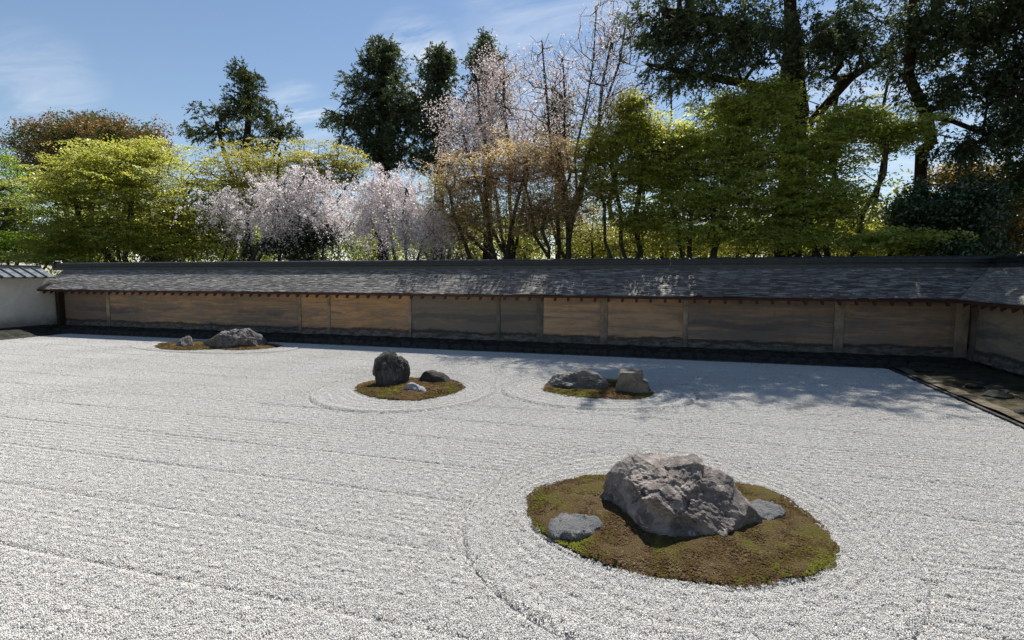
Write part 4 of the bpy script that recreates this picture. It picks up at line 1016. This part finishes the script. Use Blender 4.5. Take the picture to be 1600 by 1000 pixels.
# --- back-row trees
tree('photinia_tree', 'broad round evergreen with red tipped new leaves behind the widest maple', 'evergreen tree',
     multi(140, 27, [(80, 250, 27), (140, 220, 27), (210, 240, 27)], .3, seed=6),
     [blob(75, 225, 27, 42, 32, 2.4, 90), blob(130, 212, 27, 45, 28, 2.5, 100), blob(195, 220, 27, 50, 28, 2.5, 110), blob(130, 270, 27, 100, 40, 3, 160), blob(230, 235, 27, 30, 25, 2, 50), blob(70, 280, 27, 30, 40, 2, 60)],
     'broad', LF['photinia'], B_MAPLE, 85, .15, .75, 6, trunkr=.25, r0=.012, up=.3)
def conifer(name, label, px, Y, top, tiers, leaf, per, size, spread, seed, trunkr, group='tall conifers behind the garden', lean=0, droop=.15, bias=.5, forks=None):
    tr = straight(px, Y, top+8, .08, 10, lean, seed)
    if forks:
        for (tx, ty_, fz) in forks:
            b = tr[0][fz]; t = aty(tx, ty_, Y); tr.append([b]+[(b[0]+(t[0]-b[0])*q**.6, b[1]+.2*q, b[2]+(t[2]-b[2])*q**1.2) for q in (.25, .5, .75, 1)])
    return tree(name, label, 'conifer', tr, [blob(a, b, Y, c, d, e, n) for a, b, c, d, e, n in tiers], 'conifer', leaf, B_CEDAR, per, size, spread, seed, trunkr=trunkr, r0=.012, group=group, up=.15, sag=-.02, droop=droop, bias=bias, dens=.85)
conifer('cedar_tree', 'leftmost dark conifer, open crown with two low side limbs', 385, 27, 100,
     [(383, 122, 20, 20, 1.2, 60), (385, 155, 30, 16, 1.5, 60), (355, 178, 34, 12, 1.5, 50), (405, 180, 34, 18, 1.6, 60), (335, 205, 38, 11, 1.5, 40), (430, 205, 32, 13, 1.5, 45), (385, 225, 45, 18, 1.8, 60), (310, 210, 22, 9, 1, 18)],
     LF['cedarw'], 80, .125, .36, 11, .28, forks=[(335, 190, 5), (440, 195, 5)])
conifer('cedar_tree', 'full dark conifer in the middle of the sky, widest of the middle three', 600, 26, 62,
     [(600, 80, 17, 16, 1, 60), (598, 108, 32, 18, 1.5, 90), (585, 140, 48, 20, 1.8, 120), (600, 175, 62, 22, 2, 150), (545, 190, 42, 13, 1.6, 60), (600, 215, 64, 26, 2.2, 170), (640, 170, 30, 40, 1.6, 80), (610, 245, 50, 20, 2, 90)],
     LF['cedarb'], 85, .125, .38, 12, .32)
conifer('cedar_tree', 'narrow dark green conifer between the full conifer and the tall pink cherry', 686, 26, 76,
     [(688, 92, 20, 14, 1, 50), (684, 118, 26, 18, 1.3, 70), (682, 155, 28, 24, 1.4, 80), (680, 200, 36, 28, 1.6, 100), (685, 245, 42, 28, 1.7, 100)],
     LF['cedarb'], 85, .13, .40, 13, .26)
conifer('cedar_tree', 'dark conifer with its pointed top just above the tall pink cherry', 762, 28, 60,
     [(760, 72, 12, 10, .8, 30), (755, 92, 28, 12, 1.2, 50), (765, 120, 32, 18, 1.3, 60), (765, 165, 34, 30, 1.5, 70), (765, 220, 36, 30, 1.5, 70)],
     LF['cedarb'], 80, .13, .42, 14, .26)
conifer('cedar_tree', 'small distant conifer top seen through the bare cherry branches', 872, 32, 150,
     [(872, 165, 14, 14, 1, 30), (872, 200, 22, 22, 1.2, 50), (872, 240, 26, 22, 1.2, 50)], LF['cedarb'], 60, .19, .62, 15, .24)
conifer('cedar_tree', 'tip of a distant dark conifer above the red tipped evergreen', 135, 34, 178,
     [(135, 190, 28, 9, 1.2, 40), (135, 205, 40, 10, 1.4, 40)], LF['cedarb'], 60, .19, .62, 16, .24)
# --- middle cherries
tree('cherry_tree', 'tall dense pink cherry in front of the pointed dark conifer', 'cherry tree',
     multi(800, 19.8, [(745, 110, 19.8), (790, 90, 19.8), (720, 200, 19.8), (835, 210, 19.8)], .2, seed=7, split=2.5),
     [blob(785, 125, 19.8, 45, 45, 1.4, 110), blob(735, 190, 19.8, 52, 48, 1.5, 150), blob(800, 200, 19.8, 62, 55, 1.5, 140), blob(845, 230, 19.8, 50, 35, 1.3, 40), blob(725, 235, 19.8, 40, 25, 1.2, 40)],
     'blossom', LF['blossom'], B_CHERRY, 17, .055, .38, 7, trunkr=.13, r0=.007, up=.8, drop_leaf=.15)
tree('cherry_tree', 'tall nearly bare cherry with few blossoms against the sky beside the great cedar', 'cherry tree',
     multi(890, 17.6, [(845, 65, 17.6), (880, 90, 17.6), (935, 15, 17.6), (960, 60, 17.6), (985, 10, 17.6)], .22, seed=8, split=3.6),
     [blob(868, 125, 17.6, 62, 60, 1.4, 150), blob(955, 65, 17.6, 58, 68, 1.5, 170), blob(910, 180, 17.6, 95, 50, 1.6, 150), blob(965, 160, 17.6, 60, 60, 1.5, 100)],
     'blossom', LF['blossom'], B_CHERRY, 9, .048, .34, 8, trunkr=.09, r0=.007, up=1.0, drop_leaf=.2)
# --- budding maples in the centre
tree('maple_tree', 'brown budding maple with bare stems in the middle above the wall', 'maple tree',
     multi(772, 17.0, [(700, 290, 17), (760, 280, 17), (830, 250, 17.2), (790, 340, 16.6)], .22, seed=9, split=1.2),
     [blob(730, 290, 17, 62, 55, 1.3, 150), blob(800, 265, 17.2, 70, 58, 1.3, 160), blob(740, 345, 16.7, 70, 34, 1.1, 80)],
     'maple', LF['bud'], B_MAPLE, 34, .052, .36, 9, dens=1.7, trunkr=.11, r0=.006, bias=.55)
tree('maple_tree', 'brown budding maple with dark twisted stems left of the yellow green one', 'maple tree',
     multi(870, 17.4, [(820, 280, 17.4), (880, 240, 17.6), (920, 260, 17.4), (850, 330, 17)], .25, seed=10, split=1.3),
     [blob(870, 255, 17.5, 70, 50, 1.4, 150), blob(890, 320, 17.2, 65, 45, 1.3, 110), blob(835, 335, 17, 55, 40, 1.1, 80)],
     'maple', LF['bud'], B_MAPLE, 34, .052, .36, 10, dens=1.7, trunkr=.13, r0=.006, bias=.55)
tree('maple_tree', 'low olive maple with thin stems beneath the brown budding crowns', 'maple tree',
     multi(905, 19.5, [(860, 340, 19.5), (930, 330, 19.5), (700, 340, 20)], .25, seed=20),
     [blob(720, 345, 20, 80, 42, 1.6, 130), blob(850, 345, 19.5, 95, 48, 1.6, 170), blob(700, 290, 20, 30, 25, 1.2, 35), blob(950, 370, 19.5, 50, 24, 1.3, 50)],
     'maple', LF['budg'], B_MAPLE, 34, .065, .45, 20, trunkr=.12, r0=.007)
# --- right maples
tree('maple_tree', 'sunlit yellow green maple left of the great cedar', 'maple tree',
     multi(990, 17.2, [(960, 210, 17.2), (1010, 240, 17.2), (930, 290, 17)], .25, seed=21, split=1.3),
     [blob(1040, 215, 17.4, 40, 35, 0.82, 46), blob(930, 240, 17.3, 35, 45, 0.75, 46), blob(985, 170, 17.2, 24, 22, 0.61, 23), blob(980, 210, 17.2, 48, 46, 0.88, 101), blob(1010, 265, 17.2, 55, 42, 0.95, 101), blob(950, 290, 17, 45, 45, 0.88, 55), blob(1000, 340, 16.8, 60, 32, 0.75, 64)],
     'maple', LF['lime'], B_MAPLE, 52, .072, .40, 21, trunkr=.11, dens=1.25)
tree('maple_tree', 'shaded green maple with a leaning stem, in front of the great cedar', 'maple tree',
     multi(1085, 17.0, [(1080, 220, 17.2), (1160, 170, 17), (1130, 280, 16.6), (1050, 300, 17)], .28, seed=22, split=1.2),
     [blob(1055, 290, 17.6, 60, 65, 0.95, 92), blob(1215, 320, 17.0, 60, 50, 0.82, 64), blob(1215, 150, 17.0, 28, 28, 0.61, 27), blob(1140, 165, 17.0, 30, 25, 0.61, 27), blob(1100, 235, 17.2, 75, 55, 1.02, 138), blob(1180, 175, 17, 55, 45, 0.95, 119), blob(1120, 310, 16.8, 85, 40, 0.95, 110), blob(1170, 250, 16.9, 60, 50, 0.95, 101), blob(1120, 360, 16.6, 95, 26, 0.82, 73)],
     'maple', LF['green'], B_MAPLE, 50, .075, .42, 22, trunkr=.13, dens=1.3)
tree('maple_tree', 'green maple reaching low over the roof right of the great cedar trunk', 'maple tree',
     multi(1300, 16.8, [(1230, 230, 16.9), (1310, 190, 16.9), (1390, 200, 16.9), (1430, 370, 16.4)], .28, seed=23, split=1.2),
     [blob(1265, 240, 16.9, 75, 60, 1.02, 138), blob(1330, 190, 16.9, 55, 35, 0.88, 73), blob(1400, 205, 16.9, 55, 35, 0.82, 55), blob(1280, 320, 16.6, 95, 45, 0.95, 119), blob(1390, 375, 16.0, 105, 16, 0.61, 82), blob(1230, 370, 16.2, 70, 18, 0.68, 46)],
     'maple', LF['green'], B_MAPLE, 52, .075, .42, 23, trunkr=.13, dens=1.3)
# --- great cedars at the right
tree('cedar_tree', 'great dark cedar with the thickest trunk, its crown leaving the top of the photo', 'conifer',
     straight(1240, 18.6, -200, .10, 14, seed=24)+[[aty(1240, 150, 18.6)[:], P3(1160, 130, 17.4), P3(1080, 115, 16.5), P3(1010, 100, 16.0)], [aty(1240, 220, 18.6)[:], P3(1330, 120, 18.0), P3(1400, 80, 17.6)], [aty(1240, 60, 18.6)[:], P3(1140, 40, 17.2), P3(1040, 20, 16.3)], [P3(1240, -60, 18.6), P3(1330, -100, 17.5), P3(1420, -90, 16.8)]],
     [blob(1060, 40, 16.3, 78, 40, 1.2, 170), blob(1080, 108, 16.2, 75, 26, 1.1, 110), blob(1160, 60, 16.6, 70, 60, 1.5, 180), blob(1300, 60, 17.0, 90, 70, 1.7, 220), blob(1220, -70, 18.4, 190, 60, 2.4, 260), blob(1130, 190, 19.6, 90, 40, 1.2, 70), blob(1240, -150, 18.6, 70, 40, 1.6, 60), blob(1300, 190, 20.5, 50, 50, 1.2, 30), blob(1090, -40, 16.2, 90, 40, 1.4, 130)],
     'conifer', LF['cedar'], B_CEDAR, 80, .10, .40, 24, trunkr=.40, r0=.010, up=.1, sag=-.03, droop=.35, dens=.6, bias=.55, group='great cedars at the right')
tree('cedar_tree', 'dark cedar with a crooked limb and drooping sprays near the right edge', 'conifer',
     [[P3(1440, 430, 18.5)[:2]+(-.1,), P3(1436, 330, 18.5), P3(1440, 235, 18.4), P3(1455, 225, 18.3), P3(1448, 180, 18.2), P3(1420, 120, 18.0), P3(1425, 40, 18), P3(1430, -60, 18), P3(1440, -180, 18)],
      [P3(1440, 180, 18.2), P3(1490, 190, 17.8), P3(1540, 210, 17.5)], [P3(1425, 40, 18), P3(1500, 60, 17.8), P3(1570, 50, 17.5)]],
     [blob(1440, 60, 18, 75, 60, 2.0, 190), blob(1530, 40, 17.6, 70, 60, 2, 170), blob(1560, 130, 17.5, 60, 35, 1.6, 90), blob(1470, 150, 17.8, 60, 25, 1.4, 70), blob(1560, 215, 17.2, 50, 22, 1.3, 60), blob(1450, -60, 18, 130, 60, 2.4, 220), blob(1500, 232, 17.2, 50, 12, 1.0, 35)],
     'conifer', LF['cedar'], B_CEDAR, 80, .10, .40, 25, trunkr=.15, r0=.010, up=.1, sag=-.03, droop=.4, dens=.62, bias=.55, group='great cedars at the right')
tree('cedar_tree', 'dark cedar cut by the right edge of the photo', 'conifer',
     straight(1680, 17.0, -200, .1, 12, seed=26)+[[P3(1680, 110, 17), P3(1620, 130, 16.5), P3(1570, 150, 16.2)], [P3(1680, 10, 17), P3(1600, 40, 16.5), P3(1560, 50, 16.2)]],
     [blob(1640, 80, 16.6, 75, 60, 1.8, 190), blob(1610, 170, 16.5, 55, 40, 1.5, 110), blob(1620, 260, 16.5, 45, 40, 1.4, 80), blob(1680, -60, 17, 120, 60, 2.4, 180), blob(1600, -10, 16.5, 60, 30, 1.5, 80)],
     'conifer', LF['cedar'], B_CEDAR, 80, .10, .40, 26, trunkr=.2, r0=.010, up=.1, sag=-.03, droop=.4, dens=.62, bias=.55, group='great cedars at the right')
# --- understory
tree('camellia_shrub', 'dark glossy evergreen shrub at right under the drooping cedar', 'shrub',
     multi(1480, 16.6, [(1430, 330, 16.6), (1480, 310, 16.6), (1530, 340, 16.4)], .15, seed=27, split=.5),
     [blob(1440, 330, 16.7, 55, 42, 1.1, 110), blob(1510, 330, 16.5, 60, 50, 1.1, 140), blob(1480, 385, 16.3, 80, 22, .9, 70)],
     'broad', LF['camellia'], B_MAPLE, 75, .085, .36, 27, trunkr=.08, r0=.006)
tree('shrub', 'dark green shrubs low behind the stems of the widest maple', 'shrub',
     multi(300, 22, [(220, 370, 22), (300, 360, 22), (380, 370, 22)], .2, seed=43, split=.6),
     [blob(220, 372, 22, 80, 30, 1.2, 90), blob(330, 368, 22, 80, 34, 1.2, 100), blob(120, 380, 22, 70, 25, 1.2, 60)],
     'broad', LF['olive'], B_MAPLE, 60, .11, .5, 43, trunkr=.08, r0=.007)
tree('camellia_shrub', 'dark glossy evergreen shrub between the pale cherry trees', 'shrub',
     multi(495, 19.4, [(470, 350, 19.4), (510, 345, 19.4)], .15, seed=28, split=.5),
     [blob(495, 360, 19.4, 60, 35, 1.1, 140), blob(430, 385, 19.2, 50, 16, 1, 50)],
     'broad', LF['camellia'], B_MAPLE, 75, .095, .42, 28, trunkr=.08, r0=.006)
tree('shrub', 'loose olive green shrubbery low behind the leaning maple stems', 'shrub',
     multi(1130, 21, [(1060, 370, 21), (1200, 365, 21), (1300, 370, 21)], .2, seed=41, split=.6),
     [blob(1050, 372, 21, 85, 34, 1.2, 150), blob(1190, 370, 21, 85, 34, 1.2, 150), blob(1340, 366, 21, 85, 38, 1.2, 150), blob(950, 376, 21, 60, 26, 1.2, 80)],
     'broad', LF['budg'], B_MAPLE, 45, .10, .5, 41, trunkr=.08, r0=.007)
tree('hedge_shrub', 'low green shrub showing just above the white wall at the far left', 'shrub',
     multi(30, 16.8, [(10, 400, 16.8), (80, 402, 16.8)], .15, seed=42, split=.5),
     [blob(0, 402, 16.8, 50, 12, .9, 60), blob(80, 404, 16.8, 50, 10, .9, 60)],
     'maple', LF['green'], B_MAPLE, 50, .08, .4, 42, trunkr=.07, r0=.006)
tree('shrub', 'orange and yellow green leafy shrub cut by the right edge', 'shrub',
     multi(1580, 19, [(1560, 300, 19), (1600, 290, 19)], .15, seed=29, split=.8),
     [blob(1570, 300, 19, 55, 35, 1.3, 110), blob(1580, 370, 18.5, 50, 30, 1.2, 80), blob(1490, 275, 20, 50, 12, 1.2, 50)],
     'broad', LF['orange'], B_MAPLE, 55, .10, .45, 29, trunkr=.09, r0=.007)
tree('shrub', 'dark shrub with tan new leaves at the far left under the bright maple', 'shrub',
     multi(30, 18, [(10, 350, 18), (50, 360, 18)], .15, seed=30, split=.5),
     [blob(15, 340, 19.5, 30, 24, 1.0, 45), blob(20, 375, 19, 50, 30, 1, 70)],
     'broad', LF['olive'], B_MAPLE, 70, .10, .45, 30, trunkr=.08, r0=.006)
# far wood: one shared shrub shape, single trees copied along the back
src = tree('woodland_tree', 'low round yellow green tree far behind, left of the brown budding maples', 'tree',
     [[(0, 0, -.1), (0, 0, 1.0), (.1, 0, 2.0), (.2, .1, 3.0)], [(0, 0, 1.0), (-.8, 0, 2.0), (-1.2, .2, 2.8)]],
     [(0, 0, 2.9, 2.3, 1.7, 1.4, 110), (.5, 0, 1.5, 2.4, 1.6, 1.0, 60)], 'broad', LF['budg'], B_MAPLE, 50, .16, .7, 31, trunkr=.12, r0=.01, group='low trees far behind the garden')
spots = [(-13.0, 30, 1.0, .3, 'budg'), (-18.5, 31, .95, 1.2, 'green'), (-8.6, 31, .9, 2.1, 'lime'), (-4.6, 32, .85, 4.0, 'budg'), (-1.0, 33, .8, 3.3, 'lime'), (2.6, 33, .8, .9, 'lime'), (6.0, 32, .85, 5.1, 'olive'), (9.6, 31, 1.0, 2.9, 'budg'), (13.5, 30, 1.1, 4.4, 'olive'), (-23.5, 31, 1.0, 2.5, 'olive'), (-30, 32, 1.15, .8, 'green'), (-37, 32, 1.25, 1.8, 'olive'), (-44, 32, 1.3, 2.8, 'green')]
LBL = ['low olive tree far behind, between the domed cherry and the brown maples', 'low green tree far behind the dark glossy shrub and pale cherries', 'low lime tree far behind the stems of the brown budding maples', 'low olive tree far behind, under the nearly bare cherry', 'low lime tree far behind the stem of the sunlit maple', 'low lime tree far behind, left of the great cedar trunk', 'low olive tree far behind the great cedar trunk', 'low olive tree far behind the crooked cedar limb', 'dark olive tree far behind the right edge shrubs', 'low olive tree far behind the pale weeping cherry', 'low green tree far behind the widest lime maple', 'low dark olive tree far behind the red tipped evergreen', 'low green tree far behind the left edge maple']
for i, ((x, y, s, rz, lf), lb) in enumerate(zip(spots, LBL)):
    if i == 0: o = src
    else:
        o = src.copy(); COL.objects.link(o)
        for ch in src.children:
            c = ch.copy(); COL.objects.link(c); c.parent = o
    for ch in o.children:
        if ch.name.startswith('foliage'):
            if i == 0: ch.data.materials.clear(); ch.data.materials.append(LF[lf])
            ch.material_slots[0].link = 'OBJECT'; ch.material_slots[0].material = LF[lf]
    o.location = (x, y, 0); o.scale = (s*1.3, s*1.1, s*1.35); o.rotation_euler = (0, 0, rz); o['label'] = lb
# slender bare trunks standing in the wood behind the right maples
bt = [(1005, 24, 9, .09), (1035, 25, 10, .08), (955, 23, 8, .13), (1150, 24, 8, .12), (1175, 26, 9, .10), (1065, 27, 9, .09), (1268, 22, 8, .12), (1365, 23, 9, .10)]
bl = ['slim bare trunk in the wood, seen through the sunlit maple', 'slim bare trunk just right of another behind the sunlit maple', 'stout bare trunk between brown maple and sunlit maple', 'stout bare trunk behind the shaded maple, left of the great cedar', 'slim bare trunk nearest the left of the great cedar trunk', 'slim bare trunk far behind the leaning maple stem', 'dark trunk just right of the great cedar trunk', 'slim trunk behind the low reaching maple']
for (px, Y, h, r_), lb in zip(bt, bl):
    rg = random.Random(px); p = aty(px, 430, Y)
    nodes = np.array([(rg.uniform(-.12, .12)*k*.3, rg.uniform(-.1, .1), -.1+h*k/8) for k in range(9)])
    V, F = tubes((nodes[:-1], nodes[1:], np.linspace(r_*1.2, r_*.5, 8), np.linspace(r_*1.1, r_*.45, 8)), 8)
    rt_ = empty('tree_trunk', (p[0], Y, 0)); tag(rt_, lb, 'tree', 'slim trees in the wood behind the maples')
    obj('trunk', mesh_np('trunk', V, F, True), B_CEDAR, rt_)
    V, F = [], []
    segs = []
    for k in range(16):
        z = h*rg.uniform(.35, 1); a = rg.uniform(0, 6.28); l_ = rg.uniform(.5, 1.4)
        s = np.array((0, 0, z)); e = s+np.array((math.cos(a)*l_, math.sin(a)*l_, l_*.6)); segs.append((s, e))
    sg = (np.array([s for s, e in segs]), np.array([e for s, e in segs]), np.full(16, .02), np.full(16, .006))
    V, F = tubes(sg, 4); obj('branches', mesh_np('branches', V, F, True), B_CEDAR, rt_)['kind'] = 'stuff'
# fallen leaf on the gravel
lp = at(1537, 726, .02)
mb = MB(); mb.v = [(-.03, 0, .0), (0, -.012, .006), (.032, 0, .002), (0, .013, .008)]; mb.f = [(0, 1, 2), (0, 2, 3)]
o = mb.build('fallen_leaf', LF['bright'], None); o.location = (lp[0], lp[1], .016); tag(o, 'single small green leaf fallen on the gravel at right', 'leaf')
print('leaf tris', NT[0])
